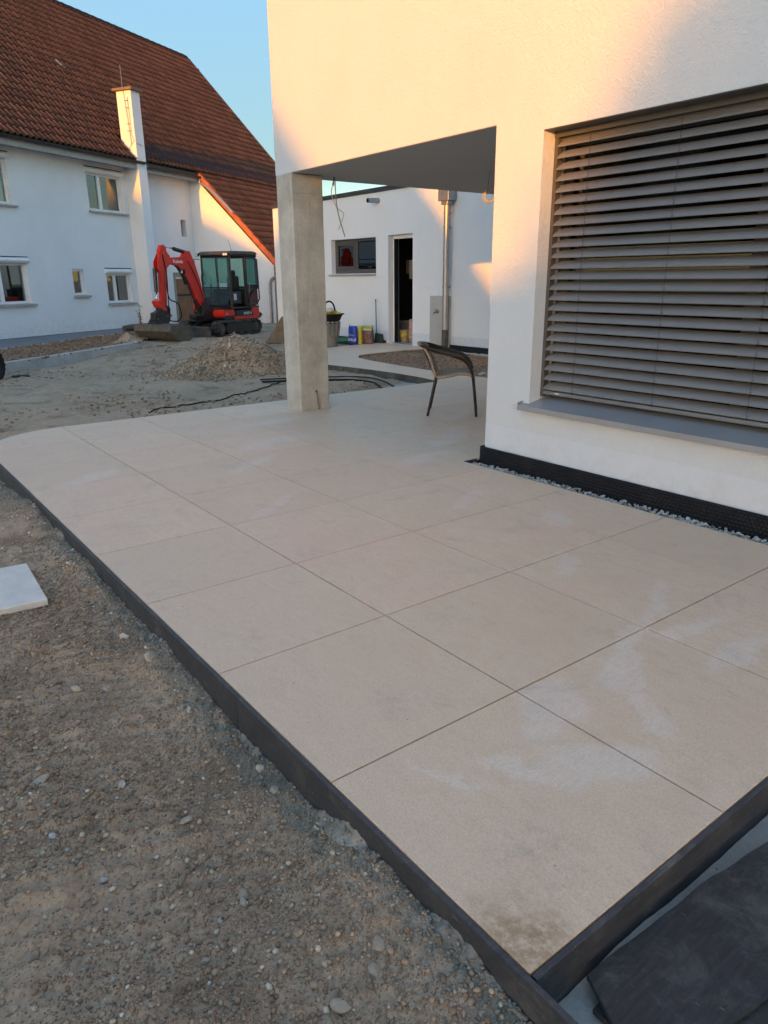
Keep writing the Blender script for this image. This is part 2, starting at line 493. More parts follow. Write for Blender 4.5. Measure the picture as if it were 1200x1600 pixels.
M['glassdark'] = m_glass('dark_window_glass', (0.30, 0.33, 0.35), 0.04)
M['white'] = simple('white_window_frame', (0.78, 0.79, 0.80), 0.4, 0, 0.03, 4, 0, 60, (0.5, 0.5, 0.48), 0.2)
M['sillstone'] = simple('grey_sill_stone', (0.36, 0.355, 0.34), 0.75, 0, 0.12, 8, 0.2, 60)
M['greyframe'] = simple('taupe_window_frame', (0.085, 0.078, 0.076), 0.5, 0, 0.05)
M['curtain'] = simple('net_curtain', (0.42, 0.44, 0.45), 0.9, 0, 0.2, 5)
M['dark'] = simple('dark_interior', (0.025, 0.024, 0.023), 0.9)
M['gutter'] = simple('dark_gutter_metal', (0.045, 0.04, 0.038), 0.5, 0.4, 0.2, 5)
M['zinc'] = simple('zinc_sheet', (0.36, 0.37, 0.38), 0.38, 0.75, 0.12, 4, 0, 60, (0.28, 0.27, 0.25), 0.3)
M['fascia'] = simple('dark_fascia_metal', (0.055, 0.055, 0.058), 0.5, 0.2, 0.1)
M['rooftile'] = m_rooftile()
M['verge'] = simple('orange_verge_tile', (0.40, 0.115, 0.045), 0.75, 0, 0.2, 5, 0.2, 30, (0.18, 0.06, 0.035), 0.4)
M['roofred'] = simple('dark_roof_red', (0.055, 0.026, 0.022), 0.85, 0, 0.2, 4, spec=0.1)
M['wood'] = m_wood('brown_plank_door', (0.16, 0.085, 0.045), (0.30, 0.17, 0.095))
M['oldwood'] = m_wood('weathered_wood', (0.05, 0.04, 0.03), (0.12, 0.10, 0.075))
M['lintel'] = m_concrete('door_lintel', (0.24, 0.235, 0.215), (0.33, 0.325, 0.30), 0.3)
M['wicker'] = m_wicker()
M['tube'] = simple('dark_bronze_tube', (0.022, 0.020, 0.019), 0.32, 0.4, 0.1)
M['whitecable'] = simple('pale_cable_sheath', (0.50, 0.49, 0.46), 0.5, 0, 0.06)
M['greycable'] = simple('grey_cable_sheath', (0.26, 0.26, 0.255), 0.5, 0, 0.06)
M['panel'] = simple('grey_board', (0.42, 0.415, 0.40), 0.8, 0, 0.05, 3)
M['brass'] = simple('dull_tap_metal', (0.30, 0.28, 0.25), 0.35, 0.9, 0.1)
M['blue'] = simple('blue_sack_film', (0.016, 0.055, 0.42), 0.45, 0, 0.12, 6, 0.4, 14)
M['yellow'] = simple('yellow_sack_film', (0.52, 0.43, 0.035), 0.5, 0, 0.15, 6, 0.4, 14)
M['mulch'] = simple('brown_print_sack', (0.13, 0.065, 0.055), 0.55, 0, 0.6, 14, 0.4, 14, (0.34, 0.20, 0.16), 0.6)
M['cream'] = simple('cream_sack_film', (0.55, 0.52, 0.42), 0.5, 0, 0.1, 6, 0.3, 14)
M['green'] = simple('green_plastic', (0.012, 0.11, 0.055), 0.45, 0, 0.1)
M['darkgreen'] = simple('dark_green_plastic', (0.008, 0.030, 0.022), 0.5, 0, 0.1)
M['bucketgrey'] = simple('grey_plastic', (0.17, 0.165, 0.15), 0.7, 0, 0.2, 8)
M['orange'] = simple('orange_tan_glove', (0.50, 0.28, 0.12), 0.8, 0, 0.2)
M['pink'] = simple('pinkish_sack_print', (0.36, 0.24, 0.21), 0.7, 0, 0.7, 16, 0.2, 20)
M['print'] = simple('white_print', (0.72, 0.72, 0.72), 0.5, 0, 0.02)
M['leaf'] = simple('green_leaf', (0.045, 0.07, 0.025), 0.7, 0, 0.3)
M['stem'] = simple('brown_stem', (0.09, 0.07, 0.04), 0.8)
M['slab'] = simple('pale_paving_slab', (0.66, 0.60, 0.53), 0.7, 0, 0.12, 6, 0.25, 40, (0.44, 0.38, 0.31), 0.5)
M['bark'] = simple('bark', (0.09, 0.07, 0.05), 0.9, 0, 0.3, 8, 0.4, 30)


# ------------------------------------------------------------------ mesh tools
class MB:
    def __init__(s):
        s.v = []; s.f = []; s.mi = []
        s.cur = 0

    def add(s, vs, fs):
        o = len(s.v)
        s.v += [tuple(v) for v in vs]
        s.f += [tuple(i + o for i in f) for f in fs]
        s.mi += [s.cur] * len(fs)
        return s

    def box(s, x0, x1, y0, y1, z0, z1, bev=0.0, mat=None):
        """bevelled box between two corners; mat = optional 4x4"""
        if bev <= 0:
            vs = [(x, y, z) for z in (z0, z1) for y in (y0, y1) for x in (x0, x1)]
            fs = [(0, 2, 3, 1), (4, 5, 7, 6), (0, 1, 5, 4), (2, 6, 7, 3), (0, 4, 6, 2), (1, 3, 7, 5)]
        else:
            b = min(bev, (x1 - x0) / 2.01, (y1 - y0) / 2.01, (z1 - z0) / 2.01)
            bm = bmesh.new()
            r = bmesh.ops.create_cube(bm, size=1)
            for v in bm.verts:
                v.co = Vector(((x0 + x1) / 2 + v.co.x * (x1 - x0), (y0 + y1) / 2 + v.co.y * (y1 - y0), (z0 + z1) / 2 + v.co.z * (z1 - z0)))
            bmesh.ops.bevel(bm, geom=list(bm.edges), offset=b, segments=1, affect='EDGES')
            bm.verts.index_update()
            vs = [tuple(v.co) for v in bm.verts]; fs = [tuple(v.index for v in f.verts) for f in bm.faces]
            bm.free()
        if mat is not None:
            vs = [tuple(mat @ Vector(v)) for v in vs]
        return s.add(vs, fs)

    def tube(s, pts, r, n=8, cap=True, closed=False):
        pts = [Vector(p) for p in pts]
        rs = r if isinstance(r, (list, tuple)) else [r] * len(pts)
        rings = []
        up = None
        N = len(pts)
        for i, p in enumerate(pts):
            if closed: t = pts[(i + 1) % N] - pts[i - 1]
            elif i == 0: t = pts[1] - p
            elif i == N - 1: t = p - pts[-2]
            else: t = (pts[i + 1] - pts[i]).normalized() + (p - pts[i - 1]).normalized()
            if t.length < 1e-9: t = Vector((0, 0, 1))
            t.normalize()
            if up is None:
                up = Vector((0, 0, 1)) if abs(t.z) < 0.9 else Vector((1, 0, 0))
            a = t.cross(up)
            if a.length < 1e-6: a = t.orthogonal()
            a.normalize(); b = a.cross(t).normalized(); up = b
            rings.append([tuple(p + (a * math.cos(2 * math.pi * k / n) + b * math.sin(2 * math.pi * k / n)) * rs[i]) for k in range(n)])
        vs = [v for rg in rings for v in rg]
        fs = []
        for i in range(N if closed else N - 1):
            j = (i + 1) % N
            for k in range(n):
                k2 = (k + 1) % n
                fs.append((i * n + k, i * n + k2, j * n + k2, j * n + k))
        if cap and not closed:
            fs.append(tuple(range(n))[::-1]); fs.append(tuple((N - 1) * n + k for k in range(n)))
        return s.add(vs, fs)

    def lathe(s, prof, n=20, at=(0, 0, 0)):
        vs = []; fs = []
        for r, z in prof:
            for k in range(n):
                a = 2 * math.pi * k / n
                vs.append((at[0] + r * math.cos(a), at[1] + r * math.sin(a), at[2] + z))
        for i in range(len(prof) - 1):
            for k in range(n):
                k2 = (k + 1) % n
                fs.append((i * n + k, i * n + k2, (i + 1) * n + k2, (i + 1) * n + k))
        fs.append(tuple(range(n))[::-1]); fs.append(tuple((len(prof) - 1) * n + k for k in range(n)))
        return s.add(vs, fs)

    def prism(s, poly, a, b, fn=None):
        """polygon (u,v) swept from w=a to w=b; fn(u,v,w)->xyz, default u=x, v=z, w=y"""
        fn = fn or (lambda u, v, w: (u, w, v))
        n = len(poly)
        vs = [fn(u, v, a) for u, v in poly] + [fn(u, v, b) for u, v in poly]
        fs = [tuple(range(n))[::-1], tuple(range(n, 2 * n))]
        for i in range(n):
            j = (i + 1) % n
            fs.append((i, j, n + j, n + i))
        return s.add(vs, fs)

    def obj(s, name, mats, parent=None, smooth=False, loc=None, fix=True, auto=None):
        me = bpy.data.meshes.new(name)
        me.from_pydata(s.v, [], s.f)
        if not isinstance(mats, (list, tuple)): mats = [mats]
        for m in mats: me.materials.append(m)
        if max(s.mi or [0]) > 0:
            me.polygons.foreach_set('material_index', s.mi)
        if fix:
            bm = bmesh.new(); bm.from_mesh(me)
            bmesh.ops.recalc_face_normals(bm, faces=list(bm.faces))
            bm.to_mesh(me); bm.free()
        if smooth:
            me.polygons.foreach_set('use_smooth', [True] * len(me.polygons))
            if auto is not None:
                me.set_sharp_from_angle(angle=R(auto))
        me.update()
        o = bpy.data.objects.new(name, me)
        COL.objects.link(o)
        if parent: o.parent = parent
        if loc: o.location = loc
        return o


def np_mesh(name, V, F, mat, parent=None, smooth=False, attr=None):
    """fast mesh: V (n,3), F (m,k)"""
    V = np.asarray(V, np.float32); F = np.asarray(F, np.int32)
    me = bpy.data.meshes.new(name)
    me.vertices.add(len(V)); me.vertices.foreach_set('co', V.ravel())
    k = F.shape[1]
    me.loops.add(F.size); me.loops.foreach_set('vertex_index', F.ravel())
    me.polygons.add(len(F))
    me.polygons.foreach_set('loop_start', np.arange(0, F.size, k, dtype=np.int32))
    me.polygons.foreach_set('loop_total', np.full(len(F), k, np.int32))
    if smooth: me.polygons.foreach_set('use_smooth', np.ones(len(F), bool))
    me.update(calc_edges=True)
    me.validate()
    if attr is not None:
        a = me.attributes.new('tone', 'FLOAT', 'FACE'); a.data.foreach_set('value', np.asarray(attr, np.float32))
    me.materials.append(mat)
    o = bpy.data.objects.new(name, me)
    COL.objects.link(o)
    if parent: o.parent = parent
    return o


def thing(name, label, cat, loc=(0, 0, 0), rotz=0.0, group=None):
    o = bpy.data.objects.new(name, None)
    o.empty_display_size = 0.2
    COL.objects.link(o)
    o.location = loc; o.rotation_euler = (0, 0, rotz)
    return tag(o, label, cat, group)


def tag(o, label, cat, group=None):
    o['label'] = label; o['category'] = cat
    if group: o['group'] = group
    return o


def struct(o):
    o['kind'] = 'structure'
    return o


def wallgrid(us, vs, holes, w0, w1, fn):
    """wall panel with openings. us, vs = overall extents; holes = (u0,u1,v0,v1); thickness w0 (front) .. w1"""
    U = sorted(set([us[0], us[1]] + [h[i] for h in holes for i in (0, 1)]))
    V = sorted(set([vs[0], vs[1]] + [h[i] for h in holes for i in (2, 3)]))
    U = [u for u in U if us[0] <= u <= us[1]]; V = [v for v in V if vs[0] <= v <= vs[1]]
    nu, nv = len(U) - 1, len(V) - 1
    def solid(i, j):
        if i < 0 or j < 0 or i >= nu or j >= nv: return False
        uc = (U[i] + U[i + 1]) / 2; vc = (V[j] + V[j + 1]) / 2
        return not any(h[0] < uc < h[1] and h[2] < vc < h[3] for h in holes)
    mb = MB()
    for i in range(nu):
        for j in range(nv):
            if not solid(i, j): continue
            a, b, c, d = U[i], U[i + 1], V[j], V[j + 1]
            mb.add([fn(a, c, w0), fn(b, c, w0), fn(b, d, w0), fn(a, d, w0)], [(0, 1, 2, 3)])
            mb.add([fn(a, c, w1), fn(b, c, w1), fn(b, d, w1), fn(a, d, w1)], [(3, 2, 1, 0)])
            if not solid(i - 1, j): mb.add([fn(a, c, w0), fn(a, d, w0), fn(a, d, w1), fn(a, c, w1)], [(0, 1, 2, 3)])
            if not solid(i + 1, j): mb.add([fn(b, c, w0), fn(b, c, w1), fn(b, d, w1), fn(b, d, w0)], [(0, 1, 2, 3)])
            if not solid(i, j - 1): mb.add([fn(a, c, w0), fn(a, c, w1), fn(b, c, w1), fn(b, c, w0)], [(0, 1, 2, 3)])
            if not solid(i, j + 1): mb.add([fn(a, d, w0), fn(b, d, w0), fn(b, d, w1), fn(a, d, w1)], [(0, 1, 2, 3)])
    # weld
    idx = {}; nv_ = []; mp = []
    for v in mb.v:
        k = tuple(round(c, 5) for c in v)
        if k not in idx: idx[k] = len(nv_); nv_.append(v)
        mp.append(idx[k])
    mb.v = nv_; mb.f = [tuple(mp[i] for i in f) for f in mb.f]
    return mb


def clip(poly, a, b, c):
    """keep the part of polygon where a*x+b*y<=c"""
    out = []
    for i in range(len(poly)):
        p, q = poly[i], poly[(i + 1) % len(poly)]
        dp, dq = a * p[0] + b * p[1] - c, a * q[0] + b * q[1] - c
        if dp <= 0: out.append(p)
        if dp * dq < 0:
            t = dp / (dp - dq); out.append((p[0] + (q[0] - p[0]) * t, p[1] + (q[1] - p[1]) * t))
    return out


def text_mesh(txt, size, name, mat, parent, mtx, extrude=0.002, shear=0.0, bold=0.0):
    cu = bpy.data.curves.new(name, 'FONT')
    cu.body = txt; cu.size = size; cu.extrude = extrude; cu.shear = shear; cu.offset = bold
    cu.resolution_u = 3
    to = bpy.data.objects.new('tmp_text', cu)
    COL.objects.link(to)
    bpy.context.view_layer.update()
    me = bpy.data.meshes.new_from_object(to.evaluated_get(bpy.context.evaluated_depsgraph_get()))
    bpy.data.objects.remove(to)
    me.transform(mtx)
    me.materials.clear(); me.materials.append(mat)
    o = bpy.data.objects.new(name, me)
    COL.objects.link(o); o.parent = parent
    return o


# stones: a handful of rough shapes, repeated
def rock_bases(n=8, sub=1, rough=0.22):
    out = []
    for k in range(n):
        bm = bmesh.new()
        bmesh.ops.create_icosphere(bm, subdivisions=sub, radius=1.0)
        rs = random.Random(100 + k)
        ax = (rs.uniform(0.75, 1.25), rs.uniform(0.7, 1.1), rs.uniform(0.5, 0.85))
        cuts = [(Vector((rs.gauss(0, 1), rs.gauss(0, 1), rs.gauss(0, 1))).normalized(), rs.uniform(0.5, 0.85)) for _ in range(9)]
        for v in bm.verts:
            v.co *= 1 + rs.uniform(-rough, rough) * 0.5
            if sub > 1:
                for nn, dd in cuts:
                    e = v.co.dot(nn) - dd
                    if e > 0: v.co -= nn * e
            v.co.x *= ax[0]; v.co.y *= ax[1]; v.co.z *= ax[2]
        bm.verts.index_update()
        out.append((np.array([v.co[:] for v in bm.verts]), np.array([[v.index for v in f.verts] for f in bm.faces])))
        bm.free()
    return out


ROCK = rock_bases(8, 1, 0.26)
ROCKB = rock_bases(6, 2, 0.15)


def rock_octa(n=6):
    out = []
    for k in range(n):
        rs = random.Random(300 + k)
        V = np.array([(1, 0, 0), (-1, 0, 0), (0, 1, 0), (0, -1, 0), (0, 0, 1), (0, 0, -1)], float)
        V *= np.array([[rs.uniform(0.7, 1.3)] for _ in V]); V += np.array([[rs.uniform(-.3, .3) for _ in range(3)] for _ in V])
        F = np.array([(0, 2, 4), (2, 1, 4), (1, 3, 4), (3, 0, 4), (2, 0, 5), (1, 2, 5), (3, 1, 5), (0, 3, 5)])
        out.append((V, F))
    return out


OCTA = rock_octa()


def scatter(name, P, S, mat, parent=None, smooth=False, sink=0.25, ROCK=None):
    ROCK = ROCK or globals()['ROCK']
    """P (n,3) resting points, S (n,) radii -> one joined mesh"""
    Vs = []; Fs = []; o = 0
    n = len(P)
    which = RNG.integers(0, len(ROCK), n)
    for b in range(len(ROCK)):
        id_ = np.where(which == b)[0]
        if len(id_) == 0: continue
        bv, bf = ROCK[b]
        a = RNG.uniform(0, 2 * np.pi, len(id_)); tl = RNG.normal(0, 0.35, len(id_))
        ca, sa, ct, st = np.cos(a), np.sin(a), np.cos(tl), np.sin(tl)
        x = bv[None, :, 0]; y = bv[None, :, 1] * ct[:, None] - bv[None, :, 2] * st[:, None]
        z = bv[None, :, 1] * st[:, None] + bv[None, :, 2] * ct[:, None]
        X = x * ca[:, None] - y * sa[:, None]; Y = x * sa[:, None] + y * ca[:, None]
        s = S[id_][:, None]
        V = np.stack([X * s + P[id_, 0][:, None], Y * s + P[id_, 1][:, None], z * s + P[id_, 2][:, None] + s * (0.6 - sink)], -1)
        Vs.append(V.reshape(-1, 3))
        F = bf[None] + (np.arange(len(id_)) * len(bv))[:, None, None] + o
        Fs.append(F.reshape(-1, 3)); o += len(id_) * len(bv)
    ob = np_mesh(name, np.concatenate(Vs), np.concatenate(Fs), mat, parent, smooth)
    ob['kind'] = 'stuff'
    return ob


# ------------------------------------------------------------------ ground
TX, TY = 0.8, 0.7815
EDGE_Y = 9 * TY + 0.02          # far edge of the terrace, about 7.05


def ground_h(x, y):
    x = np.asarray(x, float); y = np.asarray(y, float)
    base = -0.15 - 0.13 * sstep(5.5, 1.5, x) * sstep(10.0, 15.0, y)
    base = base + 0.065 * sstep(6.5, 9.0, y) * sstep(4.0, 6.0, x) * sstep(15, 12, y)
    near = sstep(9.0, 5.0, y)
    # backfilled sand rising to the kerb
    lip = sstep(-0.30, -0.01, x) * (x < 0.02) * sstep(7.6, 6.9, y)
    base = base + lip * (0.045 + 0.035 * fbm(y * 2.2, x * 2.0, 3, 5))
    bump = 0.075 * fbm(x * 0.7, y * 0.7, 3, 2) * (0.6 + 0.4 * near) + 0.028 * fbm(x * 4.0, y * 4.0, 4, 9) + 0.026 * np.abs(fbm(x * 15, y * 15, 3, 31)) + 0.008 * fbm(x * 37, y * 37, 2, 32)
    bump = bump + 0.022 * np.abs(fbm(x * 5.5, y * 5.5, 3, 63)) * sstep(7.0, 8.0, y)
    bump = bump - 0.02 * sstep(0.0, 0.3, fbm(x * 1.3, y * 1.3, 2, 77))
    rip = 0.007 * np.sin((y + 0.45 * x) * 2 * np.pi / 0.075) * sstep(0.0, 0.22, fbm(x * 1.6, y * 1.1, 2, 88)) * (x < -0.2)
    bump = bump + rip + 0.02 * np.sin((x * 0.75 - y * 0.45) * 5.0) * sstep(8.0, 9.5, y) * sstep(0.0, 0.3, fbm(x * 0.5, y * 0.5, 2, 91))
    inside = sstep(0.0, 0.25, x) * sstep(-0.1, 0.2, y) * sstep(EDGE_Y + 0.15, EDGE_Y - 0.2, y)
    flat = sstep(60, 30, np.hypot(x, y))
    damp = 1 - 0.9 * np.clip(sstep(0.02, -0.02, -x) * sstep(-1.2, -0.9, y) * sstep(EDGE_Y + 0.1, EDGE_Y - 0.1, y), 0, 1)
    return base + bump * damp * flat - inside * 0.02


def axis(parts):
    out = [parts[0][0]]
    for a, b, st in parts:
        n = max(1, int(round((b - a) / st)))
        out += list(np.linspace(a, b, n + 1)[1:])
    return np.array(out)


gx = axis([(-900, -60, 80), (-60, -12, 4), (-12, -3, 0.5), (-3, -1.3, 0.06), (-1.3, 0.05, 0.0125), (0.05, 0.6, 0.05), (0.6, 6, 0.09), (6, 14, 0.12), (14, 40, 2), (40, 1000, 80)])
gy = axis([(-900, -60, 80), (-60, -10, 4), (-10, -1, 0.5), (-1, -0.3, 0.05), (-0.3, 2.6, 0.0125), (2.6, 5.5, 0.022), (5.5, 13, 0.045), (13, 22, 0.08), (22, 40, 1.0), (40, 1000, 80)])
GX, GY = np.meshgrid(gx, gy)
GZ = ground_h(GX, GY)
nx, ny = len(gx), len(gy)
ii, jj = np.meshgrid(np.arange(nx - 1), np.arange(ny - 1))
a = (jj * nx + ii).ravel()
GF = np.stack([a, a + 1, a + nx + 1, a + nx], -1)
ground = struct(np_mesh('ground', np.stack([GX.ravel(), GY.ravel(), GZ.ravel()], -1), GF, M['earth'], smooth=True))


def hz(x, y):
    return float(ground_h(np.array([x]), np.array([y]))[0])


# pebbles and clods lying on the near ground
def spread(n, x0, x1, y0, y1, smin, smax, pw, dens=None):
    x = RNG.uniform(x0, x1, n); y = RNG.uniform(y0, y1, n)
    if dens is not None:
        k = RNG.uniform(0, 1, n) < dens(x, y); x = x[k]; y = y[k]
    s = smin + (smax - smin) * RNG.uniform(0, 1, len(x)) ** pw
    return np.stack([x, y, ground_h(x, y)], -1), s


dn = lambda x, y: np.clip(0.38 + 1.3 * fbm(x * 3, y * 3, 3, 55) + 0.25 * sstep(1.2, 0.2, y), 0.06, 1)
P, S = spread(48000, -1.35, -0.02, -0.35, 3.4, 0.0026, 0.010, 5, dn)
scatter('ground_clods', P, S, M['clod'], ground)
P, S = spread(150000, -1.35, -0.02, -0.35, 3.4, 0.0014, 0.0034, 2, lambda x, y: np.clip(0.6 + 1.1 * fbm(x * 4, y * 4, 3, 57), 0.15, 1))
scatter('ground_crumbs', P, S, M['clod'], ground, ROCK=OCTA)
P, S = spread(6000, -1.35, -0.03, -0.35, 3.6, 0.0022, 0.010, 5, dn)
scatter('ground_pebbles', P, S, M['pebble'], ground)
P, S = spread(9000, -1.6, 0.0, 3.2, 7.2, 0.004, 0.014, 5, dn)
scatter('ground_gravel', P, S, M['pebble'], ground)
P, S = spread(20000, -0.26, -0.013, -0.2, 6.6, 0.0018, 0.007, 4, lambda x, y: np.clip(0.2 + sstep(-0.2, -0.06, x) * 0.7 + 1.2 * fbm(x * 6, y * 6, 2, 8), 0, 1))
scatter('kerb_grit', P, S, M['grit'], ground)
P, S = spread(42000, -3, 7.5, 7.1, 18, 0.005, 0.026, 6, lambda x, y: np.clip(0.25 + 1.5 * fbm(x * 0.9, y * 0.9, 3, 15), 0, 1) * (1 - (x > 5.6) * (y < 13)))
scatter('yard_gravel', P, S, M['clod'], ground)

# the stones one can pick out singly
rock_me = []
for k, (bv, bf) in enumerate(ROCKB):
    o = np_mesh('stone_shape', bv, bf, M['stone'], smooth=True); o.data.set_sharp_from_angle(angle=R(38))
    rock_me.append(o.data); bpy.data.objects.remove(o)
spots = [(-0.311, 0.313, .022), (-0.301, 0.282, .024), (-0.06, 1.132, .022), (-0.08, 1.008, .020), (-0.659, 1.545, .028), (-0.457, 1.375, .020),
         (-0.448, 0.88, .018), (-0.331, 0.733, .021), (-0.345, 0.705, .016), (-0.693, 1.27, .018), (-0.352, 1.074, .018), (-0.20, 0.30, .020), (-0.16, 0.34, .022),
         (-0.62, 1.02, .014), (-0.50, 0.60, .013), (-0.10, 2.05, .030), (-0.13, 2.30, .024), (-0.46, 2.15, .022), (-0.42, 2.02, .026), (-0.5, 1.9, .02), (-0.12, 1.6, .018)]
rs = random.Random(5)
while len(spots) < 190:
    x = -1.25 + 1.2 * rs.random(); y = -0.15 + 3.9 * rs.random() ** 1.1
    spots.append((x, y, rs.choice([0.005, 0.006, 0.006, 0.007, 0.008, 0.009, 0.012]) * (1 + 0.25 * max(0, y - 1))))
for x, y, s in spots:
    o = bpy.data.objects.new('stone', rs.choice(rock_me)); COL.objects.link(o); o.parent = ground
    o.location = (x, y, hz(x, y) + s * 0.3)
    o.scale = (s * rs.uniform(0.9, 1.3), s * rs.uniform(0.8, 1.05), s * rs.uniform(0.75, 1.0))
    o.rotation_euler = (rs.uniform(-.4, .4), rs.uniform(-.4, .4), rs.uniform(0, 6.28))

# straws / roots
mb = MB()
for k in range(26):
    x = rs.uniform(-0.9, -0.08); y = rs.uniform(0.1, 2.4); a_ = rs.uniform(0, 6.28); L_ = rs.uniform(0.03, 0.10)
    pts = []
    for q in range(5):
        px_ = x + math.cos(a_) * L_ * q / 4; py_ = y + math.sin(a_) * L_ * q / 4
        pts.append((px_, py_, hz(px_, py_) + 0.004)); a_ += rs.uniform(-.35, .35)
    mb.tube(pts, 0.0008, 4)
o = mb.obj('dry_rootlets', simple('straw', (0.30, 0.25, 0.17), 0.8), ground); o['kind'] = 'stuff'

# ------------------------------------------------------------------ terrace
terrace = struct(bpy.data.objects.new('terrace', None)); COL.objects.link(terrace)
RC = 0.80
arc = [(RC - RC * math.cos(R(t)), EDGE_Y - RC + RC * math.sin(R(t))) for t in range(0, 91, 6)]
XR = 6.76


def tile_obj(poly, name='tile', parent=terrace, top=0.0, th=0.02, bev=0.0012):
    if len(poly) < 3: return
    ar = 0.5 * sum(poly[i][0] * poly[(i + 1) % len(poly)][1] - poly[(i + 1) % len(poly)][0] * poly[i][1] for i in range(len(poly)))
    if abs(ar) < 0.002: return
    if ar < 0: poly = poly[::-1]
    cx = sum(p[0] for p in poly) / len(poly); cy = sum(p[1] for p in poly) / len(poly)
    n = len(poly)
    ins = []
    for x, y in poly:
        dx, dy = x - cx, y - cy; L = math.hypot(dx, dy) or 1
        ins.append((x - dx / L * bev * 1.4, y - dy / L * bev * 1.4))
    vs = [(x - cx, y - cy, -th) for x, y in poly] + [(x - cx, y - cy, -bev) for x, y in poly] + [(x - cx, y - cy, 0) for x, y in ins]
    fs = [tuple(range(n))[::-1], tuple(range(2 * n, 3 * n))]
    for k in range(2):
        for i in range(n):
            j = (i + 1) % n
            fs.append((k * n + i, k * n + j, (k + 1) * n + j, (k + 1) * n + i))
    mb = MB().add(vs, fs)
    o = mb.obj(name, M['tile'], parent, fix=False, loc=(cx, cy, top + rs.uniform(-0.0004, 0.0004)))
    return o


G = 0.0031
for i in range(9):
    for j in range(9):
        x0, x1 = i * TX + G, (i + 1) * TX - G
        y0, y1 = j * TY + G, (j + 1) * TY - G
        if i == 0: x0 = 0.0
        if j == 0: y0 = 0.0
        if j == 8: y1 = EDGE_Y
        poly = [(x0, y0), (x1, y0), (x1, y1), (x0, y1)]
        poly = clip(poly, 1, 0, XR)
        if i == 0 and j >= 7:
            for q in range(len(arc) - 1):
                (ax, ay), (bx, by) = arc[q], arc[q + 1]
                nx_, ny_ = -(by - ay), (bx - ax)
                poly = clip(poly, nx_, ny_, nx_ * ax + ny_ * ay)
        if y1 <= 3.36:
            poly = clip(poly, 1, 0, 3.00)
            if i >= 4: continue
        elif y0 < 3.36:
            if i == 3:
                poly = [(x0, y0), (3.00, y0), (3.00, 3.40), (x1, 3.40), (x1, y1), (x0, y1)]
            elif i > 3:
                poly = [(x0, 3.36), (x1, 3.36), (x1, y1), (x0, y1)]
                poly = clip(poly, 1, 0, XR)
        tile_obj(poly)

# bedding below the tiles, seen only as the dark joints
mb = MB()
mb.box(0.004, 2.995, 0.004, 3.39, -0.14, -0.017)
o = mb.obj('bedding', M['joint'], terrace)
mb = MB(); mb.box(0.85, 2.995, 3.3905, EDGE_Y - 0.004, -0.14, -0.017); mb.box(2.9955, XR - 0.01, 3.41, EDGE_Y - 0.004, -0.14, -0.017)
mb.box(0.004, 0.8495, 3.3905, EDGE_Y - RC - 0.01, -0.14, -0.017)
pl = [(x + 0.004, y - 0.003) for x, y in arc] + [(0.8495, EDGE_Y - RC - 0.009)]
mb.prism(pl, -0.14, -0.017, lambda u, v, w: (u, v, w))
o = mb.obj('bedding', M['joint'], terrace)

# kerb planks on edge along the left side, the front and round the corner
def kerb_line(pts, name='kerb_plank', th=0.014, top=-0.004, bot=-0.165):
    """pts: outline of the inner face, walked with the yard on the left"""
    n = len(pts)
    out = []
    for i, p in enumerate(pts):
        if i == 0: d = (pts[1][0] - p[0], pts[1][1] - p[1])
        elif i == n - 1: d = (p[0] - pts[-2][0], p[1] - pts[-2][1])
        else: d = (pts[i + 1][0] - pts[i - 1][0], pts[i + 1][1] - pts[i - 1][1])
        L = math.hypot(*d); out.append((p[0] - d[1] / L * th, p[1] + d[0] / L * th))
    mb = MB(); vs = []; fs = []
    for (a_, b_) in zip(pts, out):
        vs += [(a_[0], a_[1], bot), (b_[0], b_[1], bot), (b_[0], b_[1], top - 0.002), (b_[0] * 0.85 + a_[0] * 0.15, b_[1] * 0.85 + a_[1] * 0.15, top), (a_[0], a_[1], top)]
    for i in range(n - 1):
        for k in range(5):
            k2 = (k + 1) % 5
            fs.append((i * 5 + k, i * 5 + k2, (i + 1) * 5 + k2, (i + 1) * 5 + k))
    fs.append((0, 4, 3, 2, 1)); fs.append(tuple((n - 1) * 5 + k for k in range(5)))
    mb.add(vs, fs)
    return mb.obj(name, M['anthra'], terrace)


ys = [-0.14, 1.385, 2.98, 4.57, 6.20]
for a_, b_ in zip(ys[:-1], ys[1:]):
    kerb_line([(-0.004, a_ + 0.0022), (-0.004, b_ - 0.0022)])
kerb_line([(x - 0.004 * math.cos(R(t)), y + 0.004 * math.sin(R(t))) for (x, y), t in zip(arc, range(0, 91, 6))])
for a_, b_ in ((0.81, 2.39), (2.392, 3.99), (3.992, 5.98)):
    kerb_line([(a_, EDGE_Y + 0.004), (b_, EDGE_Y + 0.004)])
for a_, b_ in ((1.6, 0.002), (3.0, 1.602)):
    kerb_line([(a_, -0.004), (b_, -0.004)])

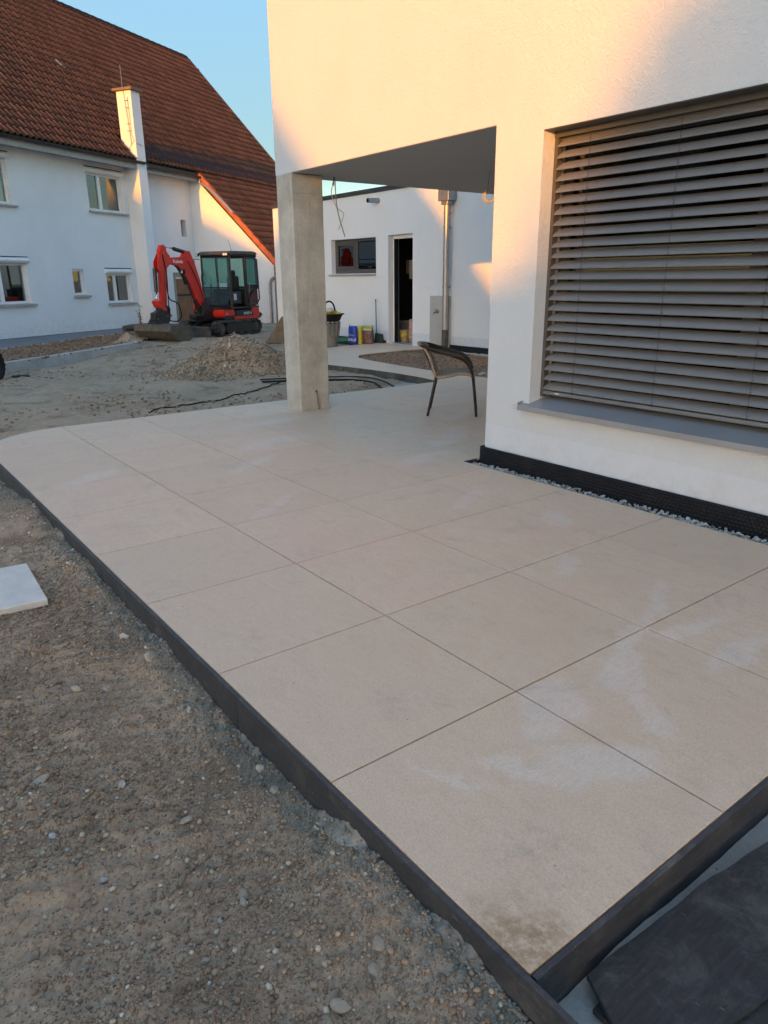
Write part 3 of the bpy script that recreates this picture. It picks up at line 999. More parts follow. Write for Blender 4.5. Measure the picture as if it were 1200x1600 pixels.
# mortar smeared against the kerb, outside
def fillet(name, x0, y0, x1, y1, seed, nrm, mat=M['mortar'], amp=1.0, z0=-0.085):
    n = int(math.hypot(x1 - x0, y1 - y0) / 0.012)
    vs = []; fs = []
    t = np.linspace(0, 1, n + 1)
    xs = x0 + (x1 - x0) * t; ysn = y0 + (y1 - y0) * t
    s = t * math.hypot(x1 - x0, y1 - y0)
    wv = fbm(s * 3.5, s * 0 + seed, 4, seed)
    up = np.clip(wv * 1.5 - 0.2, -0.5, 0.6) * amp
    K = 6
    V = []
    for k in range(K):
        u = k / (K - 1)
        wd = (0.008 + 0.042 * np.clip(0.3 + up, 0, 1.2)) * u * (1 + 0.35 * fbm(s * 22, s * 0 + k, 3, 61))
        gx_ = xs + nrm[0] * wd; gy_ = ysn + nrm[1] * wd
        g0 = ground_h(gx_, gy_)
        top = g0 + 0.004 + (0.060 * up) * (1 - u) ** 1.4 + 0.012 * fbm(gx_ * 45, gy_ * 45, 3, 3)
        if k == K - 1: top = g0 - 0.012
        V.append(np.stack([gx_, gy_, top], -1))
    V = np.stack(V, 1)
    idx = np.arange((n + 1) * K).reshape(n + 1, K)
    F = np.stack([idx[:-1, :-1].ravel(), idx[1:, :-1].ravel(), idx[1:, 1:].ravel(), idx[:-1, 1:].ravel()], -1)
    o = np_mesh(name, V.reshape(-1, 3), F, mat, terrace, True)
    o['kind'] = 'stuff'
    return o


fl = fillet('mortar_smear', -0.019, -0.14, -0.019, 6.2, 41, (-1, 0))
co = np.array([v.co[:] for v in fl.data.vertices])
k = RNG.integers(0, len(co), 5000)
Pm = co[k] + RNG.normal(0, 0.004, (5000, 3)) * np.array([1.5, 1.5, 0.3])
scatter('mortar_crumbs', Pm[Pm[:, 0] < -0.02], 0.0015 + 0.006 * RNG.uniform(0, 1, 5000)[Pm[:, 0] < -0.02] ** 3, M['grit'], terrace)

# concrete footing in front of the terrace (lower right)
vs = []
fx = np.linspace(0.001, 3.0, 200); fy = np.linspace(-1.4, -0.02, 120)
FX, FY = np.meshgrid(fx, fy)
FZ = -0.142 + 0.014 * fbm(FX * 5, FY * 5, 4, 21) + 0.004 * fbm(FX * 40, FY * 40, 2, 22) + 0.025 * sstep(-0.10, -0.02, FY) * (0.5 + fbm(FX * 3, FY, 3, 4))
a = (np.arange(119)[:, None] * 200 + np.arange(199)[None]).ravel()
footing = struct(np_mesh('concrete_footing', np.stack([FX.ravel(), FY.ravel(), FZ.ravel()], -1), np.stack([a, a + 1, a + 201, a + 200], -1), M['screed'], smooth=True))
mb = MB(); mb.box(0.0, 3.0, -1.4, -0.02, -0.4, -0.17); o = mb.obj('footing_body', M['screed'], footing)

# stacked dark planks
def plank(poly, z, th, label, tilt=0.0):
    out = []
    for i in range(len(poly)):
        (xa, ya), (xb, yb) = poly[i], poly[(i + 1) % len(poly)]
        L = math.hypot(xb - xa, yb - ya); k = max(1, int(L / 0.05)); r2 = random.Random(int(L * 1e5))
        for q in range(k):
            u = q / k; j = r2.uniform(-0.0022, 0.0022) if q else 0
            out.append((xa + (xb - xa) * u - (yb - ya) / L * j, ya + (yb - ya) * u + (xb - xa) / L * j))
    poly = out
    cx = sum(p[0] for p in poly) / len(poly); cy = sum(p[1] for p in poly) / len(poly)
    mb = MB(); mb.prism([(x - cx, y - cy) for x, y in poly], 0, th, lambda u, v, w: (u, v, w))
    o = mb.obj('porcelain_plank', M['slate'], None, loc=(cx, cy, z))
    bm = bmesh.new(); bm.from_mesh(o.data); bmesh.ops.bevel(bm, geom=list(bm.edges), offset=0.002, segments=1, affect='EDGES'); bm.to_mesh(o.data); bm.free()
    o.rotation_euler = (R(tilt), R(tilt * 0.6), 0)
    return tag(o, label, 'plank', 'dark planks stacked by the terrace front')


plank([(0.118, -0.085), (0.30, -0.075), (1.45, -0.30), (1.40, -0.60), (0.13, -0.40)], -0.128, 0.014, 'dark plank at the very bottom of the stack, only its corner showing at the left', 0)
plank([(0.14, -0.10), (1.5, -0.24), (1.47, -0.55), (0.12, -0.38)], -0.113, 0.014, 'middle dark plank, peeping out below the lower right edge of the top one', 0)
plank([(0.155, -0.037), (0.50, -0.058), (0.60, -0.058), (1.45, -0.165), (1.42, -0.435), (0.42, -0.315), (0.05, -0.262)], -0.098, 0.014,
      'wide charcoal plank lying on top of the stack beside the terrace corner', 0)

# pale slab on the earth at the left
mb = MB(); mb.box(-0.60, 0.0, -0.56, 0.0, 0.0, 0.038, 0.004)
slab = mb.obj('paving_slab', M['slab'], None, loc=(-0.292, 3.49, -0.125))
slab.rotation_euler = (R(1.2), R(0.8), R(-2.0))
tag(slab, 'loose pale grey square slab lying on the earth at the left edge of the photo', 'paving slab')

# ------------------------------------------------------------------ new house
house = thing('new_house', 'new white rendered house with overhanging upper floor and large blind-covered window', 'house', (3.18, 3.33, 0))
HX = 3.18


def hf(u, v, w):  # u = world Y, v = z, w = depth in X -> house local
    return (w, u - 3.33, v)


WIN = (0.35, 2.885, 0.50, 2.372)
HOLE = (-0.30, 2.885, 0.505, 2.372)
ZS = 2.466
# ground floor + upper floor front facade in one sheet, stepped over the loggia
mb = wallgrid((-6.0, 6.56), (0.10, 5.9), [HOLE, (3.33, 6.56, 0.10, ZS)], 0.0, 0.36, hf)
mb.obj('wall', M['wall'], house)
mb = MB(); mb.box(0.0, 0.36, -9.33, 0.0, -0.3, 0.0995)
mb.obj('foundation', M['plinth'], house)
# smooth plinth coat, 2 mm proud line of the render above is a fine groove
mb = MB(); mb.box(-0.003, 0.0, -9.33, -0.001, 0.1, 0.300)
mb.obj('plinth_coat', M['plinth'], house)
# loggia side wall (faces the far side), back, upper floor other sides
mb = MB()
mb.box(0.361, 5.2, -0.36, 0.0, -0.3, ZS - 0.001)
mb.obj('wall', M['wall'], house)
mb = MB(); mb.box(0.361, 5.2, 2.87, 3.23, ZS + 0.001, 5.9); mb.box(4.84, 5.2, -9.33, 2.869, ZS + 0.001, 5.9)
mb.box(4.84, 5.2, -9.33, -0.361, -0.3, ZS - 0.002)
mb.obj('wall', M['wall'], house)
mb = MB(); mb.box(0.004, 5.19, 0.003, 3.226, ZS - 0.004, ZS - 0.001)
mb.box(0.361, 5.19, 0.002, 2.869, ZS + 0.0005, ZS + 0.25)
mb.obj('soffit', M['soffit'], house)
mb = MB(); mb.box(-0.003, 5.2, -9.4, 3.24, 5.9, 6.1)
mb.obj('roof', M['fascia'], house)
mb = MB(); mb.box(0.361, 4.84, -9.3, -0.361, -0.2, 0.0)
mb.obj('floor', M['pave'], house)
# room behind the window
mb = MB()
mb.box(2.2, 2.25, -6.0, 0.0 - 0.37, 0.0, ZS); mb.box(0.37, 2.2, -6.0, -5.95, 0, ZS)
mb.obj('partition', M['dark'], house)

# window with external venetian blind
win = MB()
y0, y1 = -0.30 - 3.33, 2.885 - 3.33
win.box(0.235, 0.30, y0, y0 + 0.07, 0.54, 2.372); win.box(0.235, 0.30, y1 - 0.08, y1 - 0.001, 0.54, 2.372)
win.box(0.235, 0.30, y0 + 0.07, y1 - 0.08, 0.54, 0.63); win.box(0.235, 0.30, y0 + 0.07, y1 - 0.08, 2.28, 2.372)
win.box(0.237, 0.298, -1.95, -1.86, 0.63, 2.28)
window = win.obj('window', M['greyframe'], house)
mb = MB(); mb.box(0.262, 0.270, y0 + 0.07, y1 - 0.08, 0.63, 2.28); mb.obj('pane', M['glassdark'], window)
mb = MB()
n = 90
for k in range(n):
    u0, u1 = k / n, (k + 1) / n
    f = lambda u: 0.46 + 0.022 * math.sin(u * 70) + 0.01 * math.sin(u * 31)
    a_, b_ = -0.60 - 0.35 * u0, -0.60 - 0.35 * u1
    mb.add([(f(u0), a_, 0.1), (f(u1), b_, 0.1), (f(u1), b_, 2.4), (f(u0), a_, 2.4)], [(0, 1, 2, 3)])
mb.obj('curtain', M['curtain'], window, fix=False)

# the blind, hung in front of the window: rails, slats, cords
rail = MB(); rail.box(0.118, 0.150, y1 - 0.0285, y1 - 0.0005, 0.565, 2.352)
rail.box(0.150, 0.170, y1 - 0.0285, y1 - 0.022, 0.565, 2.352)
blind = thing('venetian_blind', 'taupe external venetian blind lowered over the big window of the new house', 'blind', (3.18, 3.33, 0))
rail.obj('guide_rail', M['slatdark'], blind)
rail = MB(); rail.box(0.118, 0.150, y0 + 0.0005, y0 + 0.0285, 0.565, 2.352); rail.obj('guide_rail', M['slatdark'], blind)
mb = MB(); mb.box(0.112, 0.128, y0 + 0.002, y1 - 0.0005, 2.330, 2.371); mb.box(0.150, 0.20, y0 + 0.03, y1 - 0.035, 2.300, 2.352)
mb.obj('head_rail', M['slatdark'], blind)
mb = MB(); mb.box(0.003, 0.1115, y0 + 0.002, y1 - 0.0005, 2.3665, 2.3715); mb.obj('lintel_trim', M['slatdark'], window)
# slat profile (x depth, z): outer edge low
def slat_mesh():
    w, ang = 0.080, R(40)
    prof = []
    for k in range(9):
        u = -1 + 2 * k / 8
        bow = 0.0085 * (1 - u * u)
        dx, dz = math.cos(ang) * u * w / 2, math.sin(ang) * u * w / 2
        prof.append((dx - math.sin(ang) * bow, dz + math.cos(ang) * bow))
    prof = [(prof[0][0] + 0.001, prof[0][1] - 0.004)] + prof
    L = y1 - y0 - 0.062
    mb = MB(); vs = []; fs = []
    th = 0.0012
    n_ = len(prof)
    # rounded outer corner at the free end
    ends = []
    for i, (x, z) in enumerate(prof):
        u = i / (n_ - 1)
        cut = 0.055 * max(0, (u - 0.15) / 0.85) ** 1.6
        ends.append(cut)
    for side in (0, 1):
        for i, (x, z) in enumerate(prof):
            yy = (-ends[i]) if side == 0 else (-L + ends[i])
            vs.append((x, yy, z)); vs.append((x + th * 0.6, yy, z - th))
    for i in range(n_ - 1):
        a0, a1 = 2 * i, 2 * i + 2; b0, b1 = 2 * n_ + 2 * i, 2 * n_ + 2 * i + 2
        fs.append((a0, a1, b1, b0)); fs.append((a0 + 1, b0 + 1, b1 + 1, a1 + 1))
        fs.append((a0, a0 + 1, a1 + 1, a1)); fs.append((b0, b1, b1 + 1, b0 + 1))
    fs.append((0, 2 * n_, 2 * n_ + 1, 1)); fs.append((2 * n_ - 2, 2 * n_ - 1, 4 * n_ - 1, 4 * n_ - 2))
    mb.add(vs, fs)
    return mb


s0 = slat_mesh().obj('slat', M['slat'], blind, smooth=True, auto=50)
zsl = [2.300 - 0.0717 * k for k in range(24)]
for k, z in enumerate(zsl):
    o = s0 if k == 0 else bpy.data.objects.new('slat', s0.data)
    if k: COL.objects.link(o); o.parent = blind
    o.location = (0.145, y1 - 0.031, z)
    o.rotation_euler = (R(rs.uniform(-0.06, 0.06)), R(rs.uniform(-1.2, 1.2) + 1.5 * math.exp(-k / 1.5)), 0)
mb = MB(); mb.box(0.115, 0.170, y0 + 0.031, y1 - 0.031, 0.583, 0.610, 0.004); mb.obj('bottom_rail', M['slat'], blind)
for yc in (2.583, 1.932, 1.300, 0.65, 0.02):
    mb = MB()
    yl = yc - 3.33
    for dx in (0.112, 0.178):
        mb.tube([(dx, yl, 2.33), (dx, yl, 0.60)], 0.0011, 5)
    for z in zsl:
        mb.tube([(0.112, yl, z - 0.030), (0.120, yl - 0.006, z - 0.012), (0.113, yl - 0.003, z - 0.040)], 0.0011, 4)
    mb.obj('ladder_cord', M['cord'], blind)
mb = MB(); mb.box(0.1135, 0.1148, 2.70 - 3.33, 2.74 - 3.33, 0.596, 0.603); mb.obj('sticker', M['print'], blind)

# sill
mb = MB()
prof = [(0.20, 0.560), (-0.055, 0.506), (-0.055, 0.468), (-0.052, 0.468), (-0.052, 0.502), (0.20, 0.552)]
mb.prism(prof, y0, y1 + 0.060, lambda u, v, w: (u, w, v))
mb.prism([(-0.055, 0.468), (-0.055, 0.524), (0.000, 0.5335), (0.000, 0.468)], y1 + 0.0605, y1 + 0.068, lambda u, v, w: (u, w, v))
sill = mb.obj('window_sill', M['alu'], house)

# studded membrane against the footing
mem = thing('studded_membrane', 'black studded drainage membrane along the foot of the new house wall', 'membrane', (3.18, 3.33, 0))
mb = MB(); mb.box(-0.022, -0.019, -9.3, 0.035, -0.14, 0.112); mb.box(-0.019, 0.6, 0.028, 0.031, -0.14, 0.112)
mb.obj('sheet', M['membrane'], mem)
bv = []; bf = []
hexa = [(math.cos(R(60 * k)), math.sin(R(60 * k))) for k in range(6)]
cnt = 0
for r_ in range(9):
    z = -0.09 + r_ * 0.0235
    yy = 0.02 - (0.0135 if r_ % 2 else 0)
    while yy > -4.0:
        o_ = len(bv)
        for (c_, s_) in hexa: bv.append((-0.022, yy + c_ * 0.0105, z + s_ * 0.0095))
        for (c_, s_) in hexa: bv.append((-0.031, yy + c_ * 0.0065, z + s_ * 0.006))
        for k in range(6):
            k2 = (k + 1) % 6
            bf.append((o_ + k, o_ + k2, o_ + 6 + k2)); bf.append((o_ + k, o_ + 6 + k2, o_ + 6 + k))
        for k in range(1, 5): bf.append((o_ + 6, o_ + 6 + k, o_ + 6 + k + 1))
        yy -= 0.027; cnt += 1
o = np_mesh('stud', bv, bf, M['membrane'], mem); o['kind'] = 'stuff'

# gravel strip
gs = MB(); gs.box(2.996, 3.157, -3.0, 3.40, -0.14, -0.055)
gstrip = gs.obj('gravel_strip', M['mortar'], None); struct(gstrip)
n = 3600
x = RNG.uniform(3.005, 3.15, n); y = RNG.uniform(-0.5, 3.385, n)
z = -0.052 + RNG.uniform(0, 1, n) ** 2 * 0.030 + 0.008 * fbm(x * 12, y * 6, 2, 4)
scatter('stone_chips', np.stack([x, y, z], -1), 0.006 + 0.011 * RNG.uniform(0, 1, n) ** 2.2, M['chips'], gstrip, sink=0.4)
mb = MB(); mb.box(2.9965, 3.157, 3.395, 3.402, -0.14, -0.002); mb.obj('tile_edge', M['anthra'], gstrip)

# ------------------------------------------------------------------ pillar
pil = thing('concrete_pillar', 'raw concrete pillar carrying the corner of the overhanging upper floor', 'pillar', (3.355, 6.375, 0))
mb = MB()
mb.box(-0.195, 0.195, -0.155, 0.155, -0.05, ZS - 0.001, 0.014)
mb.obj('shaft', M['concrete'], pil)
mb = MB(); mb.box(-0.150, 0.1, -0.1575, -0.1545, 2.27, 2.274); mb.box(0.02, 0.022, -0.1575, -0.1545, 1.85, 2.25)
mb.obj('casting_seam', M['mortar'], pil)
mb = MB(); mb.tube([(0.035, -0.175, 0.0), (0.030, -0.172, 0.06), (0.012, -0.168, 0.20)], 0.0085, 10)
mb.obj('conduit', M['bucketgrey'], pil)
mb = MB(); mb.tube([(0.0125, -0.168, 0.198), (0.007, -0.167, 0.222)], 0.012, 10); mb.obj('conduit_cap', M['slatdark'], pil)


def bez(pts, n=10):
    """Catmull-Rom through the points"""
    P_ = [Vector(p) for p in pts]; out = []
    for i in range(len(P_) - 1):
        p0 = P_[max(0, i - 1)]; p1 = P_[i]; p2 = P_[i + 1]; p3 = P_[min(len(P_) - 1, i + 2)]
        for k in range(n):
            t = k / n
            out.append(0.5 * ((2 * p1) + (-p0 + p2) * t + (2 * p0 - 5 * p1 + 4 * p2 - p3) * t * t + (-p0 + 3 * p1 - 3 * p2 + p3) * t ** 3))
    out.append(P_[-1])
    return out


# wires hanging out of the soffit
wires = thing('loose_wires', 'two thin grey wires hanging in a crossed loop from the soffit beside the pillar', 'cable', (3.75, 6.3, ZS))
mb = MB(); mb.tube(bez([(0, 0, 0), (-0.03, 0, -.10), (-0.04, 0, -.18), (0.02, 0, -.30), (0.11, 0, -.36), (0.07, 0, -.46), (0.04, 0.0, -.53)]), 0.0045, 6); mb.obj('wire', M['whitecable'], wires)
mb = MB(); mb.tube(bez([(0.015, 0.01, 0), (0.012, 0, -.14), (0.02, 0, -.27), (0.05, -0.01, -.42), (0.115, -0.01, -.60)]), 0.006, 6); mb.obj('wire', M['greycable'], wires)
mb = MB(); mb.tube([(0.0, 0, -0.015), (0, 0, -0.0)], 0.012, 8); mb.tube([(-0.008, 0, 0), (-0.010, 0, -.09)], 0.006, 6); mb.obj('sleeve', M['bucketgrey'], wires)
coil = thing('cable_coil', 'small white cable rolled into a ring hanging from the soffit near the house corner', 'cable', (4.82, 5.0, ZS))
mb = MB(); mb.tube(bez([(-0.02, 0, 0), (-0.03, 0, -.09), (-0.05, 0, -.20)]), 0.005, 6); mb.obj('wire', M['greycable'], coil)
mb = MB()
pts = []
for k in range(64):
    a_ = k / 64 * 2 * math.pi * 2.6
    rr = 0.062 + 0.006 * math.sin(a_ * 0.7)
    pts.append((-0.01 + rr * math.sin(a_) * 0.8, 0.02 * math.sin(a_ * 0.4) - rr * math.sin(a_) * 0.5, -.235 + rr * math.cos(a_)))
mb.tube(pts, 0.0065, 6); mb.obj('ring', M['whitecable'], coil)

# ------------------------------------------------------------------ chair
def make_chair():
    FLt, FR_ = Vector((4.079, 5.101)), Vector((4.451, 4.741))
    fwd = (FR_ - FLt).normalized()
    ang = math.atan2(fwd.y, fwd.x)
    c = thing('rattan_chair', 'bistro chair with bent dark metal tubes and brown wicker seat standing on the terrace', 'chair', (FLt.x, FLt.y, 0), ang)
    # local: x forward (front legs at .52), y = to the far side (0 .. 0.47)
    W = 0.47
    r = 0.0145
    for y, sg in ((0.0, -1), (W, 1)):
        mb = MB()
        pts = bez([(0.525, y, 0.0), (0.500, y, 0.22), (0.475, y, 0.42), (0.445, y, 0.53), (0.375, y + sg * .005, 0.605), (0.25, y + sg * .01, 0.655), (0.08, y + sg * .005, 0.700), (-0.045, y - sg * .03, 0.735), (-0.085, y - sg * 0.10, 0.745), (-0.105, W / 2, 0.75)], 6)
        mb.tube(pts, r, 10)
        mb.obj('arm_and_leg_tube', M['tube'], c, smooth=True)
        mb = MB()
        pts = bez([(0.492, y - sg * .028, 0.33), (0.462, y - sg * .028, 0.46), (0.420, y - sg * .028, 0.545), (0.33, y - sg * .026, 0.610), (0.12, y - sg * .02, 0.668), (-0.02, y - sg * .05, 0.705)], 6)
        mb.tube(pts, r * 0.8, 8)
        mb.obj('inner_tube', M['tube'], c, smooth=True)
        mb = MB(); mb.tube(bez([(0.0, y, 0.0), (0.045, y, 0.22), (0.085, y - sg * .01, 0.415)], 4), r, 10)
        mb.obj('leg', M['tube'], c, smooth=True)
        mb = MB(); mb.tube(bez([(0.085, y - sg * .02, 0.41), (0.065, y - sg * .02, 0.47), (0.02, y - sg * .03, 0.61), (-0.055, y - sg * .05, 0.735)], 5), 0.017, 8)
        mb.obj('back_post', M['wicker'], c, smooth=True)
        mb = MB(); mb.tube(bez([(0.075, y - sg * .02, 0.405), (0.20, y - sg * .015, 0.425), (0.34, y - sg * .015, 0.455), (0.44, y - sg * .015, 0.445), (0.485, y - sg * .012, 0.425)], 5), 0.019, 8)
        mb.obj('seat_rail', M['wicker'], c, smooth=True)
    # seat: woven sheet, slightly dished
    vs = []; fs = []
    nx_, ny_ = 12, 12
    for s_ in (0, 1):
        for i in range(nx_ + 1):
            for j in range(ny_ + 1):
                u, v = i / nx_, j / ny_
                x = 0.085 + 0.40 * u
                z = 0.415 + 0.05 * math.sin(min(1, u * 1.15) * math.pi * 0.62) - 0.03 * math.sin(v * math.pi) - 0.012 * s_
                vs.append((x, 0.015 + (W - 0.03) * v, z))
    K = (nx_ + 1) * (ny_ + 1)
    for i in range(nx_):
        for j in range(ny_):
            q = i * (ny_ + 1) + j
            fs.append((q, q + ny_ + 1, q + ny_ + 2, q + 1)); fs.append((K + q, K + q + 1, K + q + ny_ + 2, K + q + ny_ + 1))
    mb = MB().add(vs, fs); mb.obj('seat', M['wicker'], c, smooth=True, fix=False)
    vs = []; fs = []
    for i in range(9):
        for j in range(ny_ + 1):
            u, v = i / 8, j / ny_
            x = 0.070 - 0.125 * u - 0.012 * math.sin(v * math.pi) * u; z = 0.43 + 0.30 * u
            vs.append((x, 0.03 + (W - 0.06) * v, z))
    for i in range(8):
        for j in range(ny_):
            q = i * (ny_ + 1) + j; fs.append((q, q + ny_ + 1, q + ny_ + 2, q + 1))
    vs += [(x - 0.010, y, z) for x, y, z in vs]; K = 9 * (ny_ + 1); fs += [tuple(K + k for k in f[::-1]) for f in fs]
    mb = MB().add(vs, fs); mb.obj('backrest', M['wicker'], c, smooth=True, fix=False)
    mb = MB(); mb.tube(bez([(-0.055, 0.05, 0.735), (-0.10, 0.12, 0.745), (-0.118, W / 2, 0.75), (-0.10, W - 0.12, 0.745), (-0.055, W - 0.05, 0.735)], 5), 0.019, 8)
    mb.obj('top_roll', M['wicker'], c, smooth=True)
    mb = MB(); mb.tube(bez([(0.478, 0.012, 0.425), (0.487, W / 2, 0.42), (0.478, W - 0.012, 0.425)], 4), 0.018, 8); mb.obj('front_roll', M['wicker'], c, smooth=True)


make_chair()

# ------------------------------------------------------------------ garden path behind the terrace and its bed
path = struct(bpy.data.objects.new('garden_path', None)); COL.objects.link(path)
OUT = [(5.985, 7.052), (6.07, 7.6), (6.09, 8.2), (6.06, 8.8), (5.99, 9.4), (5.90, 9.95), (5.86, 10.6), (5.98, 11.3), (6.35, 11.95), (6.9, 12.35), (7.65, 12.55)]
INN = [(6.755, 7.052), (6.70, 7.6), (6.72, 8.2), (6.75, 8.8), (6.79, 9.4), (6.85, 9.95), (6.98, 10.5), (7.25, 10.85), (7.7, 10.97), (8.1, 11.0), (8.55, 11.05)]
for k in range(0, len(OUT) - 1):
    if k % 2 == 0 or k >= 8:
        idx = [k] if k >= 8 else [k, k + 1]
        if k + len(idx) > len(OUT) - 1: idx = [k]
        po = [OUT[i] for i in idx] + [OUT[idx[-1] + 1]]; pi = [INN[i] for i in idx] + [INN[idx[-1] + 1]]
        tile_obj(po + pi[::-1], 'path_tile', path, -0.001)
for a_, b_, c_, d_ in (((7.654, 12.55), (8.55, 11.054), (8.99, 11.32), (8.45, 12.50)), ((8.455, 12.50), (8.994, 11.322), (9.275, 11.55), (9.275, 12.62)), ((8.555, 11.045), (8.87, 10.98), (9.275, 10.98), (9.275, 11.545)), ):
    tile_obj([a_, b_, c_, d_], 'path_tile', path, -0.001)
tile_obj([(7.66, 12.556), (8.448, 12.506), (9.268, 12.626), (9.27, 12.75), (8.6, 12.75)], 'path_tile', path, -0.001)
mb = MB()
full = OUT + [(9.27, 12.72), (9.27, 11.0)] + INN[::-1]
mb.prism([(x, y) for x, y in OUT] + [(9.27, 12.70), (9.27, 11.0)] + [(8.55, 11.04)] + INN[::-1][1:], -0.16, -0.014, lambda u, v, w: (u, v, w))
mb.obj('bedding', M['mortar'], path)


def kerb_path(pts, base=-0.15, top=-0.004, name='path_kerb'):
    n_ = len(pts); out = []
    for i, p in enumerate(pts):
        d = (pts[min(i + 1, n_ - 1)][0] - pts[max(i - 1, 0)][0], pts[min(i + 1, n_ - 1)][1] - pts[max(i - 1, 0)][1]); L = math.hypot(*d)
        out.append((p[0] - d[1] / L * 0.014, p[1] + d[0] / L * 0.014))
    mb = MB(); vs = []; fs = []
    for a_, b_ in zip(pts, out): vs += [(*a_, base), (*b_, base), (*b_, top), (*a_, top)]
    for i in range(n_ - 1):
        for k in range(4): fs.append((i * 4 + k, i * 4 + (k + 1) % 4, (i + 1) * 4 + (k + 1) % 4, (i + 1) * 4 + k))
    fs += [(0, 3, 2, 1), tuple((n_ - 1) * 4 + k for k in range(4))]
    mb.add(vs, fs); return mb.obj(name, M['kerbdark'], path)


kerb_path([(5.981, 7.07)] + [(x - 0.004, y) for x, y in OUT[1:5]])
kerb_path([(x - 0.004, y + 0.002) for x, y in OUT[4:9]])
kerb_path([(x - 0.004, y + 0.004) for x, y in OUT[8:]])
# grey mortar heap in the corner of path and terrace
n_ = 40
X_, Y_ = np.meshgrid(np.linspace(5.0, 6.08, n_), np.linspace(7.07, 8.3, n_))
Z_ = ground_h(X_, Y_) - 0.03 + 0.105 * np.exp(-((X_ - 5.85) ** 2 / 0.16 + (Y_ - 7.25) ** 2 / 0.35)) + 0.012 * fbm(X_ * 9, Y_ * 9, 3, 9)
a = (np.arange(n_ - 1)[:, None] * n_ + np.arange(n_ - 1)[None]).ravel()
o = np_mesh('mortar_heap', np.stack([X_.ravel(), Y_.ravel(), Z_.ravel()], -1), np.stack([a, a + 1, a + n_ + 1, a + n_], -1), M['screed'], smooth=True)
o['kind'] = 'stuff'; o['label'] = 'grey mortar leftovers heaped where the path meets the terrace'; o['category'] = 'mortar'

# planting bed
bx = np.linspace(6.6, 9.30, 90); by = np.linspace(3.0, 11.2, 200)
BX, BY = np.meshgrid(bx, by)
inner = np.interp(BY, [7.05, 7.6, 8.2, 8.8, 9.4, 9.95, 10.5, 10.8, 10.93, 11.0, 11.2], [6.62, 6.70, 6.72, 6.75, 6.79, 6.85, 6.98, 7.2, 7.5, 9.0, 9.3])
BZ = -0.035 + 0.02 * fbm(BX * 4, BY * 4, 4, 12) + 0.008 * fbm(BX * 20, BY * 20, 3, 13)
mask = (BX > inner - 0.04) & ((BY > 7.0) | (BX > 6.76))
a2 = np.arange(len(by) - 1)[:, None] * len(bx) + np.arange(len(bx) - 1)[None]
keep = mask[:-1, :-1] & mask[1:, 1:]
BZ = np.where(BX < inner + 0.03, -0.06, BZ)
a = a2[keep].ravel()
bed = struct(np_mesh('planting_bed', np.stack([BX.ravel(), BY.ravel(), BZ.ravel()], -1), np.stack([a, a + 1, a + len(bx) + 1, a + len(bx)], -1), M['soil'], smooth=True))
n = 5000
x = RNG.uniform(6.8, 9.2, n); y = RNG.uniform(3.5, 10.95, n)
scatter('bed_clods', np.stack([x, y, np.full(n, -0.035) + 0.02 * fbm(x * 4, y * 4, 4, 12)], -1), 0.006 + 0.014 * RNG.uniform(0, 1, n) ** 3, M['soilclod'], bed)
n = 1500
x = RNG.uniform(9.05, 9.24, n); y = RNG.uniform(7.5, 11.0, n)
scatter('drain_gravel', np.stack([x, y, np.full(n, -0.03)], -1), 0.010 + 0.014 * RNG.uniform(0, 1, n) ** 2, M['chips'], bed)
for x, y, s in ((8.25, 8.35, 0.05), (7.95, 8.0, 0.04), (7.15, 7.35, 0.09), (8.5, 9.6, .03)):
    o = bpy.data.objects.new('stone', rock_me[1]); COL.objects.link(o); o.parent = bed
    o.location = (x, y, -0.03); o.scale = (s, s * 0.9, s * 0.55); o.rotation_euler = (0, 0, x * 7)

# black hose lying from the terrace edge past the pillar
hose = thing('black_hose', 'thin black hose looping over the earth behind the terrace edge, right of the pillar', 'hose', (0, 0, 0))
mb = MB()
for off in (0.0, 0.06):
    pts = [(4.3, 9.25 + off, -0.09), (5.0, 8.85 + off, -0.085), (5.45, 8.45 + off, -0.08), (5.52, 8.05, -0.08), (5.33, 7.62, -0.085), (5.20 + off, 7.30, -0.10), (5.15 + off, 7.09, -0.12)]
    mb.tube(bez(pts, 8), 0.013, 8)
mb.obj('coil', M['black'], hose, smooth=True)
mb = MB()
mb.tube(bez([(4.4, 9.55, -0.09), (5.3, 9.05, -0.08), (5.75, 8.6, -0.075), (5.72, 8.05, -0.08), (5.55, 7.62, -0.085), (5.48, 7.4, -0.1)], 8), 0.011, 8)
mb.obj('coil', M['black'], hose, smooth=True)
cable = MB()
pts = [(2.05, 8.02, 0), (2.31, 8.20, 0), (2.9, 8.35, 0), (3.4, 8.5, 0), (4.1, 8.9, 0), (4.8, 9.38, 0), (6.0, 10.0, 0)]
cable.tube([(p.x, p.y, hz(p.x, p.y) + 0.012) for p in bez(pts, 10)], 0.009, 6)
o = cable.obj('black_cable', M['black'], None, smooth=True)
tag(o, 'long thin black cable trailing across the earth just beyond the terrace, left of the pillar', 'cable')

